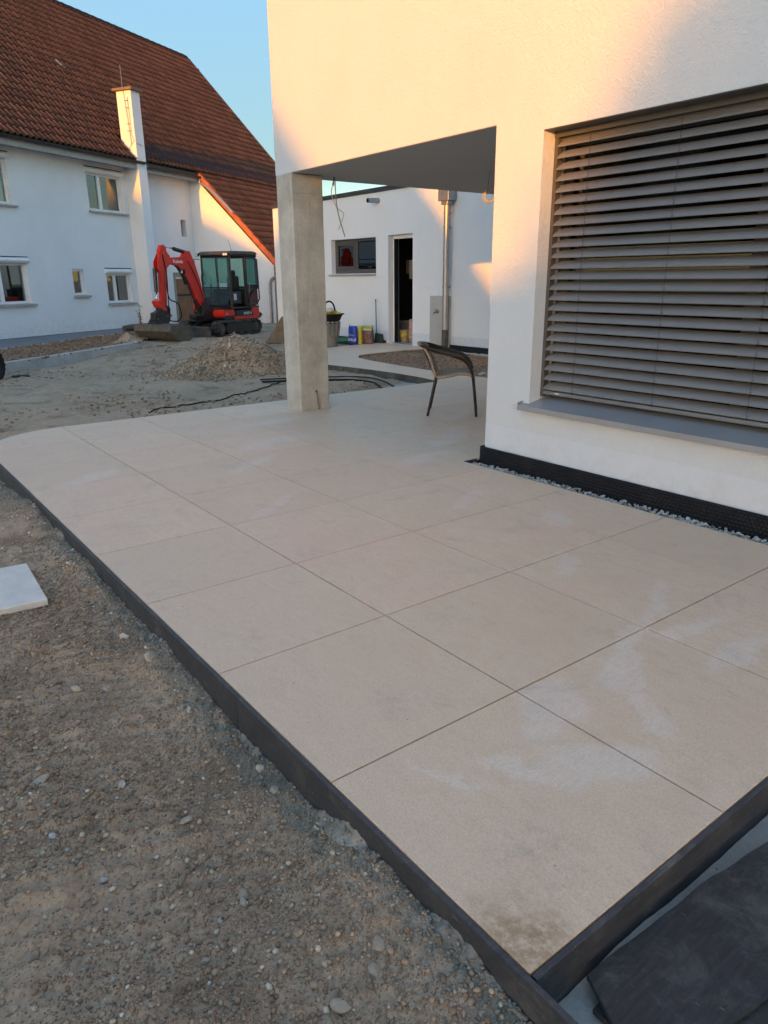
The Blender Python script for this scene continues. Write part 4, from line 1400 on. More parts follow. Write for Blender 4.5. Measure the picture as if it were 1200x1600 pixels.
# ------------------------------------------------------------------ earth pile
def heap(name, cx, cy, rx, ry, h, mat, seed, rot=0.0, cap=None, res=80, n1=3000, smin=0.012, smax=0.05, mats=None, parent=None, pw=1.25):
    t = np.linspace(-1.25, 1.25, res)
    U, V = np.meshgrid(t, t)
    d = np.hypot(U, V)
    ca, sa = math.cos(rot), math.sin(rot)
    X = cx + U * rx * ca - V * ry * sa; Y = cy + U * rx * sa + V * ry * ca
    g = ground_h(X, Y)
    w = d * (1 + 0.22 * fbm(U * 2.2, V * 2.2, 3, seed))
    hh = h * np.clip(1 - w, 0, 1) ** pw * 1.0
    Z = g - 0.03 + hh + (0.035 * fbm(U * 7, V * 7, 4, seed + 3)) * np.clip(1.15 - d, 0, 1)
    a = (np.arange(res - 1)[:, None] * res + np.arange(res - 1)[None]).ravel()
    o = np_mesh(name, np.stack([X.ravel(), Y.ravel(), Z.ravel()], -1), np.stack([a, a + 1, a + res + 1, a + res], -1), mat, parent, True)
    uu = RNG.uniform(-1.15, 1.15, n1); vv = RNG.uniform(-1.15, 1.15, n1)
    k = np.hypot(uu, vv) < 1.12 + 0.1 * RNG.normal(size=n1); uu = uu[k]; vv = vv[k]
    x = cx + uu * rx * ca - vv * ry * sa; y = cy + uu * rx * sa + vv * ry * ca
    fi = (uu + 1.25) / 2.5 * (res - 1); fj = (vv + 1.25) / 2.5 * (res - 1)
    z = Z[np.clip(fj.round().astype(int), 0, res - 1), np.clip(fi.round().astype(int), 0, res - 1)]
    s = smin + (smax - smin) * RNG.uniform(0, 1, len(x)) ** 3.5
    return o, np.stack([x, y, z], -1), s


pile, P, S = heap('earth_pile', 4.70, 11.0, 1.50, 1.10, 0.72, M['pile'], 3, R(-28), n1=20000, smin=0.004, smax=0.034)
tag(pile, 'brown heap of earth and stones in the yard just left of the pillar', 'earth pile'); 
topk = (P[:, 2] > 0.30) & (RNG.uniform(0, 1, len(P)) < 0.55)
scatter('pile_stones', P[~topk], S[~topk] * 0.85, M['pileclod'], pile)
scatter('pile_pale_stones', P[topk], S[topk] * 0.8, M['pebble_pale'], pile)
P2 = P[RNG.uniform(0, 1, len(P)) < 0.05]
scatter('pile_pale_stones', P2, np.full(len(P2), 0.018), M['pebble_pale'], pile)
for k in range(8):
    q = P[RNG.integers(0, len(P))]
    o = bpy.data.objects.new('stone', rock_me[k % 6]); COL.objects.link(o); o.parent = pile
    s = rs.uniform(0.03, 0.055); o.location = (q[0], q[1], q[2] + s * 0.3); o.scale = (s * 1.2, s, s * 0.8); o.rotation_euler = (rs.random(), rs.random(), rs.random() * 6)

# ------------------------------------------------------------------ garage
garage = thing('garage', 'low white flat-roofed garage with an open door and a small grey window', 'garage', (9.28, 12.0, 0))


def gf(u, v, w):
    return (w, u - 12.0, v)


mb = wallgrid((4.0, 17.62), (-0.3, 3.205), [(11.68, 12.53, 0.0, 2.31), (12.985, 14.81, 1.52, 2.295)], 0.0, 0.30, gf)
mb.obj('wall', M['garagewall'], garage)
mb = MB(); mb.box(0.301, 6.5, 5.32, 5.62, -0.3, 3.2); mb.box(6.2, 6.5, -8.0, 5.319, -0.3, 3.2); mb.box(0.301, 6.2, -8, -7.7, -0.3, 3.2)
mb.obj('wall', M['garagewall'], garage)
mb = MB(); mb.box(-0.035, 6.55, -8.02, 5.66, 3.206, 3.30, 0.006); mb.obj('roof', M['fascia'], garage)
mb = MB(); mb.box(0.302, 3.0, -2.0, -1.95, 0, 3.2); mb.box(0.302, 3.0, 3.0, 3.05, 0, 3.2); mb.box(3.0, 3.05, -2, 3.05, 0, 3.2); mb.box(0.302, 3.0, -1.949, 2.999, 2.9, 2.95)
mb.obj('partition', M['dark'], garage)
mb = MB(); mb.box(0.302, 6.2, -7.69, 5.05, -0.2, 0.002); mb.obj('floor', M['screed'], garage)
# fine seam of the plinth coat
mb = MB(); mb.box(-0.0015, 0.0, 4.0 - 12, -0.33, 0.05, 0.27); mb.box(-0.0015, 0.0, 0.54, 5.35, 0.05, 0.27); mb.obj('plinth_coat', M['plinth'], garage)
mb = MB(); mb.box(-0.03, -0.002, -8, -0.87, -0.2, 0.10); mb.obj('base_membrane', M['membrane'], garage)
mb = MB(); mb.box(-0.03, -0.002, 0.62, 5.35, -0.2, 0.055); mb.obj('base_membrane', M['darkgreen'], garage)
# door frame (door stands open inward)
dr = MB()
dr.box(0.14, 0.22, 0.45, 0.5295, 0.0, 2.31); dr.box(0.14, 0.22, -0.3195, -0.26, 0.0, 2.31); dr.box(0.14, 0.22, -0.2595, 0.4495, 2.23, 2.31)
door = dr.obj('door', M['white'], garage)
mb = MB(); mb.box(0.225, 0.27, -0.30, -0.26, 0.01, 2.2); mb.box(0.27, 1.08, -0.295, -0.25, 0.01, 2.2, 0.004); mb.obj('door_leaf', M['white'], door)
mb = MB(); mb.box(0.10, 0.22, 0.442, 0.4495, 0.0, 2.23); mb.obj('seal', M['black'], door)
mb = MB(); mb.box(0.02, 0.16, -0.31, 0.45, 0.003, 0.018); mb.obj('threshold', M['alu'], door)
# window
gw = MB()
a0, a1, b0, b1 = 0.9855, 2.8095, 1.5205, 2.2945
gw.box(0.12, 0.18, a0, a0 + 0.06, b0, b1); gw.box(0.12, 0.18, a1 - 0.06, a1, b0, b1)
gw.box(0.12, 0.18, a0 + 0.0605, a1 - 0.0605, b0, b0 + 0.10); gw.box(0.12, 0.18, a0 + 0.0605, a1 - 0.0605, b1 - 0.06, b1)
gw.box(0.118, 0.182, 1.86, 1.96, b0 + 0.101, b1 - 0.061)
# casement
gw.box(0.105, 0.16, 1.965, 2.02, b0 + 0.101, b1 - 0.061); gw.box(0.105, 0.16, 2.69, 2.7485, b0 + 0.101, b1 - 0.061)
gw.box(0.105, 0.16, 2.0205, 2.6895, b0 + 0.101, b0 + 0.17); gw.box(0.105, 0.16, 2.0205, 2.6895, b1 - 0.13, b1 - 0.061)
gwin = gw.obj('window', M['greyframe'], garage)
for u0, u1 in ((1.047, 1.859), (2.021, 2.689)):
    mb = MB(); mb.box(0.138, 0.144, u0, u1, b0 + 0.12, b1 - 0.08); mb.obj('pane', M['glassdark'], gwin)
mb = MB(); mb.prism([(0.11, 1.52), (-0.05, 1.502), (-0.05, 1.475), (0.11, 1.475)], a0 - 0.0, a1 + 0.07, lambda u, v, w: (u, w, v)); mb.obj('window_sill', M['alu'], gwin)
# spout, downpipe with hopper, board with tap
mb = MB(); mb.tube([(0.0, 0.86, 3.035), (-0.30, 0.86, 3.02)], 0.052, 16); mb.obj('overflow_spout', M['zinc'], garage, smooth=True, auto=40)
mb = MB(); mb.tube([(-0.301, 0.86, 3.02), (-0.302, 0.86, 3.02)], 0.045, 16); mb.obj('spout_mouth', M['black'], garage)
dp = thing('downpipe', 'zinc downpipe with square hopper running down the white garage wall', 'downpipe', (9.16, 10.49, 0))
mb = MB(); mb.tube([(0, 0, 0.03), (0, 0, 2.80)], 0.060, 18, cap=False); mb.obj('pipe', M['zinc'], dp, smooth=True, auto=40)
mb = MB(); mb.tube([(0, 0, 0.0), (0, 0, 0.40)], 0.066, 18); mb.obj('standpipe', M['steel'], dp, smooth=True, auto=40)
mb = MB(); mb.box(-0.11, 0.11, -0.15, 0.15, 2.83, 3.16, 0.006); mb.box(-0.08, 0.08, -0.09, 0.09, 2.76, 2.829, 0.004); mb.obj('hopper', M['zinc'], dp)
for z in (1.22, 2.34, 2.60):
    mb = MB(); mb.tube([(0, 0, z), (0, 0, z + 0.035)], 0.067, 18); mb.box(0.05, 0.118, -0.012, 0.012, z + 0.005, z + 0.03); mb.obj('bracket', M['zinc'], dp, smooth=True, auto=40)
bd = thing('tap_board', 'grey board with a garden tap leaning at the wall beside the downpipe', 'tap board', (9.25, 10.86, 0))
mb = MB(); mb.box(-0.012, 0.028, -0.42, 0.20, -0.02, 1.06, 0.003); mb.obj('board', M['panel'], bd)
mb = MB(); mb.tube([(-0.012, -0.06, 0.74), (-0.10, -0.06, 0.74)], 0.016, 10); mb.tube(bez([(-0.085, -0.06, 0.74), (-0.13, -0.06, 0.735), (-0.14, -0.06, 0.69)], 4), 0.013, 10); mb.tube([(-0.012, -0.06, 0.74), (-0.018, -0.06, 0.74)], 0.035, 14)
tp = mb.obj('tap', M['brass'], bd, smooth=True, auto=40)
mb = MB(); mb.tube([(-0.07, -0.06, 0.74), (-0.07, -0.06, 0.785)], 0.007, 8); mb.tube([(-0.07, -0.11, 0.788), (-0.07, -0.01, 0.788)], 0.008, 8); mb.obj('tap_handle', M['brass'], tp)


# clutter by the garage door
def sack(mb, w, d, h, seed, lean=0.0):
    rr = random.Random(seed)
    prof = [(0.86, 0.0), (1.0, 0.06), (1.03, 0.3), (0.99, 0.6), (0.94, 0.82), (0.72, 0.95), (0.34, 1.0)]
    n_ = 20; vs = []; fs = []
    for k, (s_, z) in enumerate(prof):
        for i in range(n_):
            a_ = 2 * math.pi * i / n_
            ca, sa = math.cos(a_), math.sin(a_)
            e = 0.6
            x = abs(ca) ** e * math.copysign(1, ca) * w / 2; y = abs(sa) ** e * math.copysign(1, sa) * d / 2
            sx = s_ if k < 5 else (0.97 - 0.04 * (k - 4)); sy = s_
            j = 1 + rr.uniform(-0.03, 0.03)
            vs.append((x * sx * j + lean * z, y * sy * j, z * h))
    for k in range(len(prof) - 1):
        for i in range(n_):
            i2 = (i + 1) % n_; fs.append((k * n_ + i, k * n_ + i2, (k + 1) * n_ + i2, (k + 1) * n_ + i))
    fs.append(tuple(range(n_))[::-1]); fs.append(tuple((len(prof) - 1) * n_ + i for i in range(n_)))
    mb.add(vs, fs)


FACE = R(-62)     # clutter faces the camera
sk = thing('blue_sack', 'blue plastic sack with white lettering standing left of the garage door', 'sack', (8.52, 12.86, 0), FACE)
mb = MB(); sack(mb, 0.215, 0.14, 0.40, 3, -0.0); mb.obj('body', M['blue'], sk, smooth=True, auto=60)
mb = MB(); mb.tube([(-0.08, 0, 0.37), (-0.09, 0, 0.43)], 0.012, 6); mb.obj('tied_ear', M['yellow'], sk)
face = Matrix.Translation((-0.088, -0.077, 0.205)) @ Matrix.Rotation(R(9), 4, 'Y') @ Matrix.Rotation(R(90), 4, 'X')
text_mesh('Garten', 0.052, 'lettering', M['print'], sk, face, 0.002, 0.3)
face = Matrix.Translation((-0.095, -0.079, 0.085)) @ Matrix.Rotation(R(6), 4, 'Y') @ Matrix.Rotation(R(90), 4, 'X')
text_mesh('BAU!', 0.088, 'lettering', M['print'], sk, face, 0.002, 0.25, 0.002)
sk = thing('yellow_sack', 'narrow yellow sack squeezed between the blue sack and the brown one', 'sack', (8.66, 12.78, 0), FACE)
mb = MB(); sack(mb, 0.095, 0.12, 0.40, 5, 0.0); mb.obj('body', M['yellow'], sk, smooth=True, auto=60)
mb = MB(); mb.tube([(0.0, 0, 0.385), (0.03, -0.02, 0.33)], 0.014, 6); mb.obj('folded_top', M['black'], sk)
sk = thing('bark_mulch_sack', 'brown printed mulch sack with yellow-green top beside the garage door', 'sack', (8.84, 12.74, 0), FACE)
mb = MB(); sack(mb, 0.285, 0.17, 0.33, 7); mb.obj('body', M['mulch'], sk, smooth=True, auto=60)
mb = MB(); mb.box(-0.12, 0.125, -0.070, 0.07, 0.285, 0.335, 0.012); mb.obj('cream_band', M['cream'], sk)
mb = MB(); mb.box(-0.12, 0.13, -0.05, 0.06, 0.3355, 0.40, 0.02); mb.obj('folded_top', simple('lime_film', (0.34, 0.42, 0.06), 0.5), sk)
sh = thing('dustpan_and_handle', 'dark long-handled dustpan leaning at the wall right of the sacks', 'dustpan', (9.13, 12.74, 0), FACE)
mb = MB(); mb.prism([(-0.09, 0), (0.13, 0), (0.10, 0.20), (-0.06, 0.22)], -0.03, 0.05); mb.obj('pan', M['darkgreen'], sh)
mb = MB(); mb.tube([(-0.045, 0.01, 0.15), (-0.06, 0.03, 0.92)], 0.011, 8); mb.tube([(-0.06, 0.03, 0.92), (-0.061, 0.03, 0.96)], 0.016, 8); mb.obj('handle', M['darkgreen'], sh)
mb = MB(); mb.tube([(0, 0, 0.07), (0.55, 0, 0.07)], 0.065, 14)
gt = mb.obj('green_can', M['green'], None, smooth=True, loc=(8.95, 14.38, -0.10), auto=40); gt.rotation_euler = (0, 0, R(-48))
tag(gt, 'green plastic tube lying at the foot of the garage wall', 'tube')
mb = MB(); mb.tube([(0, 0, 0.07), (0.22, 0, 0.07)], 0.075, 14)
gt = mb.obj('dark_can', M['black'], None, smooth=True, loc=(9.0, 13.7, -0.10), auto=40); gt.rotation_euler = (0, 0, R(-48))
tag(gt, 'short black tube end lying right of the green tube by the garage wall', 'tube')

# tub full of gear on top of a grey barrel
br = thing('grey_barrel', 'ribbed grey barrel standing behind the pillar at the path end', 'barrel', (7.90, 12.86, -0.14))
mb = MB(); mb.lathe([(0.15, 0.0), (0.16, 0.05), (0.15, 0.1), (0.17, 0.14), (0.16, 0.2), (0.18, 0.25), (0.17, 0.31), (0.19, 0.36), (0.18, 0.42), (0.205, 0.62)], 22)
mb.obj('body', M['bucketgrey'], br, smooth=True, auto=50)
mb = MB()
for k in range(14):
    a_ = k * 2 * math.pi / 14
    mb.tube([(0.185 * math.cos(a_), 0.185 * math.sin(a_), 0.36), (0.225 * math.cos(a_), 0.225 * math.sin(a_), 0.66)], 0.02, 6)
mb.obj('rib', M['bucketgrey'], br)
tb = thing('mortar_tub', 'black mortar tub heaped with yellow gear, set on the grey barrel', 'tub', (7.90, 12.86, 0.525))
mb = MB(); mb.lathe([(0.20, 0.0), (0.23, 0.02), (0.29, 0.14), (0.33, 0.145), (0.33, 0.165), (0.28, 0.165), (0.26, 0.12), (0.2, 0.10)], 24); mb.obj('body', M['black'], tb, smooth=True, auto=50)
mb = MB(); mb.tube(bez([(-0.15, 0, 0.15), (-0.12, 0.0, 0.36), (0.02, 0, 0.42), (0.12, 0, 0.33), (0.16, 0, 0.14)], 6), 0.018, 8); mb.obj('looped_strap', M['black'], tb, smooth=True)
gl = thing('yellow_gear', 'crumpled yellow rain gear piled in the black tub', 'gear', (7.90, 12.86, 0.66))
for k, (x, y, z, s, mm) in enumerate(((0.02, -.02, 0.06, .13, 'yellow'), (-.12, .03, 0.05, .1, 'orange'), (.14, .04, .05, .1, 'yellow'), (-.02, -.1, .1, .09, 'cream'), (0.2, -.04, .02, .07, 'yellow'))):
    bv, bf = ROCKB[k]
    o = np_mesh('bundle', bv * s + np.array((x, y, z)), bf, M[mm], gl, True)

# inside the garage door: buckets and sacks, a shelf with papers
bk = thing('clay_bucket', 'tan bucket just inside the open garage door', 'bucket', (9.72, 12.50, 0.003))
mb = MB(); mb.lathe([(0.085, 0), (0.115, 0.25), (0.125, 0.25), (0.125, 0.27), (0.10, 0.27), (0.09, 0.2)], 18); mb.obj('body', simple('tan_plastic', (0.40, 0.29, 0.15), 0.6), bk, smooth=True, auto=50)
mb = MB(); mb.lathe([(0.10, 0.12), (0.117, 0.2)], 18); mb.obj('label_band', M['yellow'], bk, smooth=True)
sk = thing('pink_sack', 'tall pink and white patterned sack inside the garage door opening', 'sack', (9.78, 12.28, 0.003), FACE)
mb = MB(); sack(mb, 0.17, 0.14, 0.52, 11); mb.obj('body', M['pink'], sk, smooth=True, auto=60)
sk = thing('storage_box', 'dark grey storage box behind the bucket in the garage doorway', 'box', (10.05, 12.72, 0.003), FACE)
mb = MB(); mb.box(-0.2, 0.2, -0.15, 0.15, 0, 0.42, 0.01); mb.obj('body', simple('dull_grey_box', (0.10, 0.095, 0.09), 0.7), sk)
mb = MB(); mb.box(-0.21, 0.21, -0.16, 0.16, 0.42, 0.46, 0.008); mb.obj('lid', M['bucketgrey'], sk)
for k, (u, z, w, h, mm) in enumerate(((12.80, 1.60, 0.10, 0.42, 'panel'), (12.98, 1.66, 0.14, 0.3, 'bucketgrey'), (12.88, 1.95, 0.05, 0.1, 'pink'))):
    sk = thing('hanging_paper', ['pale sheet hanging high up in the dark garage doorway', 'grey cloth hanging left of the sheet in the garage doorway', 'small pinkish tag hanging above the sheet in the garage'][k], 'paper', (10.3 + 0.1 * k, u + 0.1, z), FACE)
    mb = MB(); mb.box(-w, w, -0.004, 0.004, -h / 2, h / 2); mb.obj('sheet', M[mm], sk)

# ------------------------------------------------------------------ old farmhouse
OB = (7.794, 24.551, 0.0)
old = thing('old_farmhouse', 'old white farmhouse with a steep dark red pantile roof across the yard', 'house', OB, R(30))
# local frame: x along the wall, y = away from the camera (back), z up


def of(u, v, w):
    return (u, w, v)


wins = [(-1.74, -0.25, 3.47, 4.56), (-6.10, -4.60, 3.40, 4.56), (-1.40, -0.30, 0.70, 1.62), (-2.80, -2.33, 0.98, 1.75), (-5.9, -4.46, 0.80, 1.90),
        (2.03, 3.23, -0.4, 1.50), (2.64, 2.93, 2.90, 3.48)]
mb = wallgrid((-12, 3.3), (-0.5, 5.06), wins[:5], 0.0, 0.40, of)
# split at chimney: right hand wall sits in the same sheet
mb = wallgrid((-12, 10.6), (-0.5, 5.03), wins, 0.0, 0.40, of)
mb.obj('wall', M['oldwall'], old)
# gable ends
for xg in (-12.0, 10.2):
    mb = MB(); mb.prism([(0.401, -0.5), (0.401, 5.03), (4.93, 10.5), (9.4, 5.03), (9.4, -0.5)], xg, xg + 0.4, lambda u, v, w: (w, u, v)); mb.obj('wall', M['oldwall'], old)
# side wall of the annex under the long roof (faces the sun)
mb = MB(); mb.prism([(-0.001, -0.5), (-0.001, 5.0), (-0.40, 4.86), (-3.42, 1.98), (-3.42, -0.5)], 3.32, 3.70, lambda u, v, w: (w, u, v)); mb.obj('wall', M['oldwall'], old)
mb = MB(); mb.box(3.701, 10.6, -3.42, -3.05, -0.5, 2.0); mb.obj('wall', M['oldwall'], old)
# grey base band
mb = MB(); mb.box(-12, -0.02, -0.012, 0.0, -0.5, -0.10); mb.box(0.40, 2.0, -0.012, 0, -0.5, -0.12); mb.obj('base_band', M['pave'], old)

PITCH = R(47); TP = math.tan(PITCH)
EY, EZ = -0.50, 5.06            # eave line
ROWL, COLW = 0.325, 0.205


def tile_field(x0, x1, y0, z0, pitch, length, name, extra=0.0, skip=None):
    nrow = int(length / ROWL) + 1; ncol = int((x1 - x0) / COLW)
    cw = (x1 - x0) / ncol
    prof = np.array([(0.0, 0.015), (0.08, 0.058), (0.22, 0.070), (0.36, 0.045), (0.50, 0.004), (0.80, 0.0), (1.0, 0.016)])
    k = len(prof)
    c, s = math.cos(pitch), math.sin(pitch)
    Vs = []; Fs = []; A = []; o = 0
    for r in range(nrow):
        a0 = r * ROWL; a1 = min(length, a0 + ROWL + 0.04)
        if a0 >= length - 0.05: break
        for q in range(ncol):
            x = x0 + q * cw
            if skip and skip(x + cw / 2, a0): continue
            jz = random.uniform(-0.004, 0.004)
            lift = 0.045 + jz
            pts = []
            for a, l in ((a0, lift), (a1, 0.006 + jz)):
                for u, h in prof:
                    hh = h + l
                    pts.append((x + u * cw, y0 + a * c - hh * s, z0 + a * s + hh * c))
            for u, h in prof:
                hh = h + lift - 0.044
                pts.append((x + u * cw, y0 + (a0 + 0.004) * c - hh * s, z0 + (a0 + 0.004) * s + hh * c))
            Vs += pts
            t = 0.3 + 0.65 * random.random() ** 1.0
            if random.random() < 0.0015: t = 1.0
            for i in range(k - 1):
                Fs.append((o + i, o + i + 1, o + k + i + 1, o + k + i)); A.append(t)
                Fs.append((o + 2 * k + i, o + 2 * k + i + 1, o + i + 1, o + i)); A.append(0.0)
            o += 3 * k
    ob = np_mesh(name, Vs, Fs, M['rooftile'], None, True, A)
    ob['kind'] = 'stuff'
    return ob


roof = MB()
RY, RZ = EY + 5.43, EZ + 5.43 * TP
roof.add([(-12.3, EY + 0.02, EZ - 0.02), (10.7, EY + 0.02, EZ - 0.02), (10.7, RY, RZ - 0.02), (-12.3, RY, RZ - 0.02), (-12.3, RY + 5.4, EZ - 0.1), (10.7, RY + 5.4, EZ - 0.1),
          (-12.3, EY + 0.02, EZ - 0.16), (10.7, EY + 0.02, EZ - 0.16)], [(0, 1, 2, 3), (3, 2, 5, 4), (6, 7, 1, 0), (6, 0, 3, 4), (7, 5, 2, 1)])
roof = roof.obj('roof', M['gutter'], old)
slopeL = 5.43 / math.cos(PITCH)
def main_skip(x, a):
    return (-0.02 < x < 0.45 and a < 0.72) 
tl = tile_field(-12.3, 10.7, EY, EZ, PITCH, slopeL, 'roof_tiles', skip=main_skip); tl.parent = roof
# catslide
CP = R(45.0); CY0, CZ0 = -3.62, 1.88
CL = 4.58
mb = MB(); mb.prism([(-3.60, 1.84), (-0.40, 5.04), (-0.40, 4.80), (-3.55, 1.72)], 3.30, 10.70, lambda u, v, w: (w, u, v)); cs = mb.obj('long_roof', M['gutter'], old)
tl = tile_field(3.30, 10.7, CY0, CZ0, CP, CL + 0.05, 'roof_tiles'); tl.parent = cs
# verge tiles on the catslide edge
for k in range(13):
    t0, t1 = k / 13, (k + 1.12) / 13
    ya, za = CY0 + 3.18 * t0, CZ0 + 3.18 * t0 + 0.02; yb, zb = CY0 + 3.18 * t1, CZ0 + 3.18 * t1
    mb = MB(); mb.add([(3.24, ya, za + 0.07), (3.40, ya, za + 0.07), (3.40, yb, zb + 0.05), (3.24, yb, zb + 0.05), (3.24, ya + 0.02, za - 0.13), (3.24, yb + 0.02, zb - 0.13), (3.28, ya + 0.02, za - 0.13), (3.28, yb + 0.02, zb - 0.13)],
                      [(0, 1, 2, 3), (4, 0, 3, 5), (4, 6, 1, 0), (6, 4, 5, 7)])
    mb.obj('verge_tile', M['verge'], cs)
# ridge tiles
for k in range(int(23.0 / 0.38)):
    x = -12.3 + k * 0.38
    mb = MB(); n_ = 7
    vs = []
    for xx, rr in ((x, 0.135), (x + 0.40, 0.115)):
        for i in range(n_):
            a_ = math.pi * i / (n_ - 1)
            vs.append((xx, RY + rr * math.cos(a_), RZ + 0.0 + rr * math.sin(a_)))
    fs = [(i, i + 1, n_ + i + 1, n_ + i) for i in range(n_ - 1)] + [tuple(range(n_))]
    mb.add(vs, fs); mb.obj('ridge_tile', M['rooftile'], roof, smooth=True, fix=False)
mb = MB(); mb.box(10.45, 11.25, RY - 0.16, RY + 0.16, RZ - 0.42, RZ - 0.34); mb.box(10.45, 11.2, RY - 0.18, RY + 0.16, RZ - 0.335, RZ - 0.28); mb.obj('gable_board', M['oldwood'], roof)
# verge board along the gable slope
mb = MB(); mb.prism([(EY, EZ - 0.12), (RY, RZ - 0.12), (RY, RZ + 0.06), (EY, EZ + 0.06)], 10.70, 10.76, lambda u, v, w: (w, u, v)); mb.obj('verge_board', M['gutter'], roof)
# dark red strip laid along the roof right of the chimney
c_, s_ = math.cos(PITCH), math.sin(PITCH)
def rp(a, h): return (EY + a * c_ - h * s_, EZ + a * s_ + h * c_)
(p0, q0), (p1, q1), (p2, q2), (p3, q3) = rp(0.17, 0.095), rp(0.64, 0.10), rp(0.66, 0.05), rp(0.15, 0.05)
mb = MB(); mb.prism([(p0, q0), (p1, q1), (p2, q2), (p3, q3)], 0.42, 10.7, lambda u, v, w: (w, u, v)); mb.obj('roof_strip', M['roofred'], roof)
# gutters
def gutter(x0, x1, y, z, r, name='gutter', parent=None, mat=M['gutter']):
    n_ = 8; vs = []; fs = []
    for x in (x0, x1):
        for i in range(n_ + 1):
            a_ = math.pi + math.pi * i / n_
            vs.append((x, y + r * math.cos(a_), z + r * math.sin(a_)))
        for i in range(n_ + 1):
            a_ = 2 * math.pi - math.pi * i / n_
            vs.append((x, y + (r - 0.008) * math.cos(a_), z + (r - 0.008) * math.sin(a_) + 0.002))
    k = 2 * (n_ + 1)
    for i in range(k): fs.append((i, (i + 1) % k, k + (i + 1) % k, k + i))
    fs.append(tuple(range(k))[::-1]); fs.append(tuple(range(k, 2 * k)))
    mb = MB().add(vs, fs); return mb.obj(name, mat, parent, smooth=True, auto=40)


gutter(-12.3, 0.30, -0.58, 5.03, 0.078, parent=old)
gutter(0.42, 3.24, -0.56, 4.93, 0.072, parent=old, mat=M['gutter'])
mb = MB(); mb.box(-12.2, -0.01, -0.47, -0.002, 4.86, 4.92); mb.box(-12.2, -0.01, -0.50, -0.472, 4.80, 5.04); mb.obj('eave_box', M['sillstone'], old)
mb = MB(); mb.box(0.42, 3.30, -0.46, -0.002, 4.82, 4.88); mb.box(0.42, 3.3, -0.49, -0.462, 4.76, 4.96); mb.obj('eave_box', M['sillstone'], old)
# downpipe from the right gutter, swinging under the catslide
mb = MB(); mb.tube(bez([(3.20, -0.56, 4.86), (3.21, -0.56, 4.72), (3.22, -0.75, 4.62), (3.20, -1.3, 4.22), (3.19, -1.9, 3.66)], 6), 0.045, 10); mb.obj('gutter_pipe', M['zinc'], old, smooth=True)
mb = MB(); mb.tube(bez([(3.26, -3.9, 1.55), (3.25, -3.55, 1.50), (3.25, -3.28, 1.38), (3.25, -3.22, 1.1), (3.25, -3.22, 0.5), (3.25, -3.22, -0.15)], 6), 0.048, 12); mb.obj('downpipe', M['zinc'], old, smooth=True)
mb = MB(); mb.tube([(3.25, -3.22, 1.06), (3.25, -3.22, 1.10)], 0.062, 12); mb.obj('pipe_collar', M['zinc'], old, smooth=True)
mb = MB(); mb.box(3.25, 3.318, -3.60, -3.421, -0.4, 1.95); mb.obj('corner_post', M['bucketgrey'], old)
# chimney
chim = thing('chimney_stack', 'tall white chimney stack rising against the farmhouse wall with a lit side', 'chimney', OB, R(30))
mb = MB(); mb.box(0.0, 0.40, -0.565, -0.002, -0.5, 7.04); mb.obj('stack', M['oldwall'], chim)
mb = MB(); mb.box(-0.09, 0.49, -0.66, 0.09, 7.0405, 7.12, 0.01); mb.obj('cap', simple('brown_cap_slab', (0.17, 0.12, 0.085), 0.85), chim)
mb = MB(); mb.tube([(-0.02, -0.42, 5.5), (-0.02, -0.36, 6.4), (-0.02, -0.30, 7.05), (-0.02, -0.28, 7.12), (-0.02, -0.28, 7.75)], 0.008, 6); mb.obj('lightning_rod', M['zinc'], chim)
mb = MB()
for z in (5.9, 6.1, 6.55, 6.75): mb.tube([(-0.002, -0.40, z), (-0.05, -0.40, z)], 0.008, 5); mb.tube([(-0.05, -0.48, z), (-0.05, -0.32, z)], 0.007, 5)
mb.tube([(-0.03, -0.46, 5.85), (-0.03, -0.44, 6.85)], 0.006, 5)
mb.tube([(-0.01, -0.42, 5.85), (-0.01, -0.52, 5.62), (0.05, -0.575, 5.55), (0.3, -0.575, 5.50)], 0.006, 5); mb.tube([(-0.01, -0.52, 5.62), (-0.01, -0.30, 5.42)], 0.006, 5)
mb.obj('bracket', M['steel'], chim)


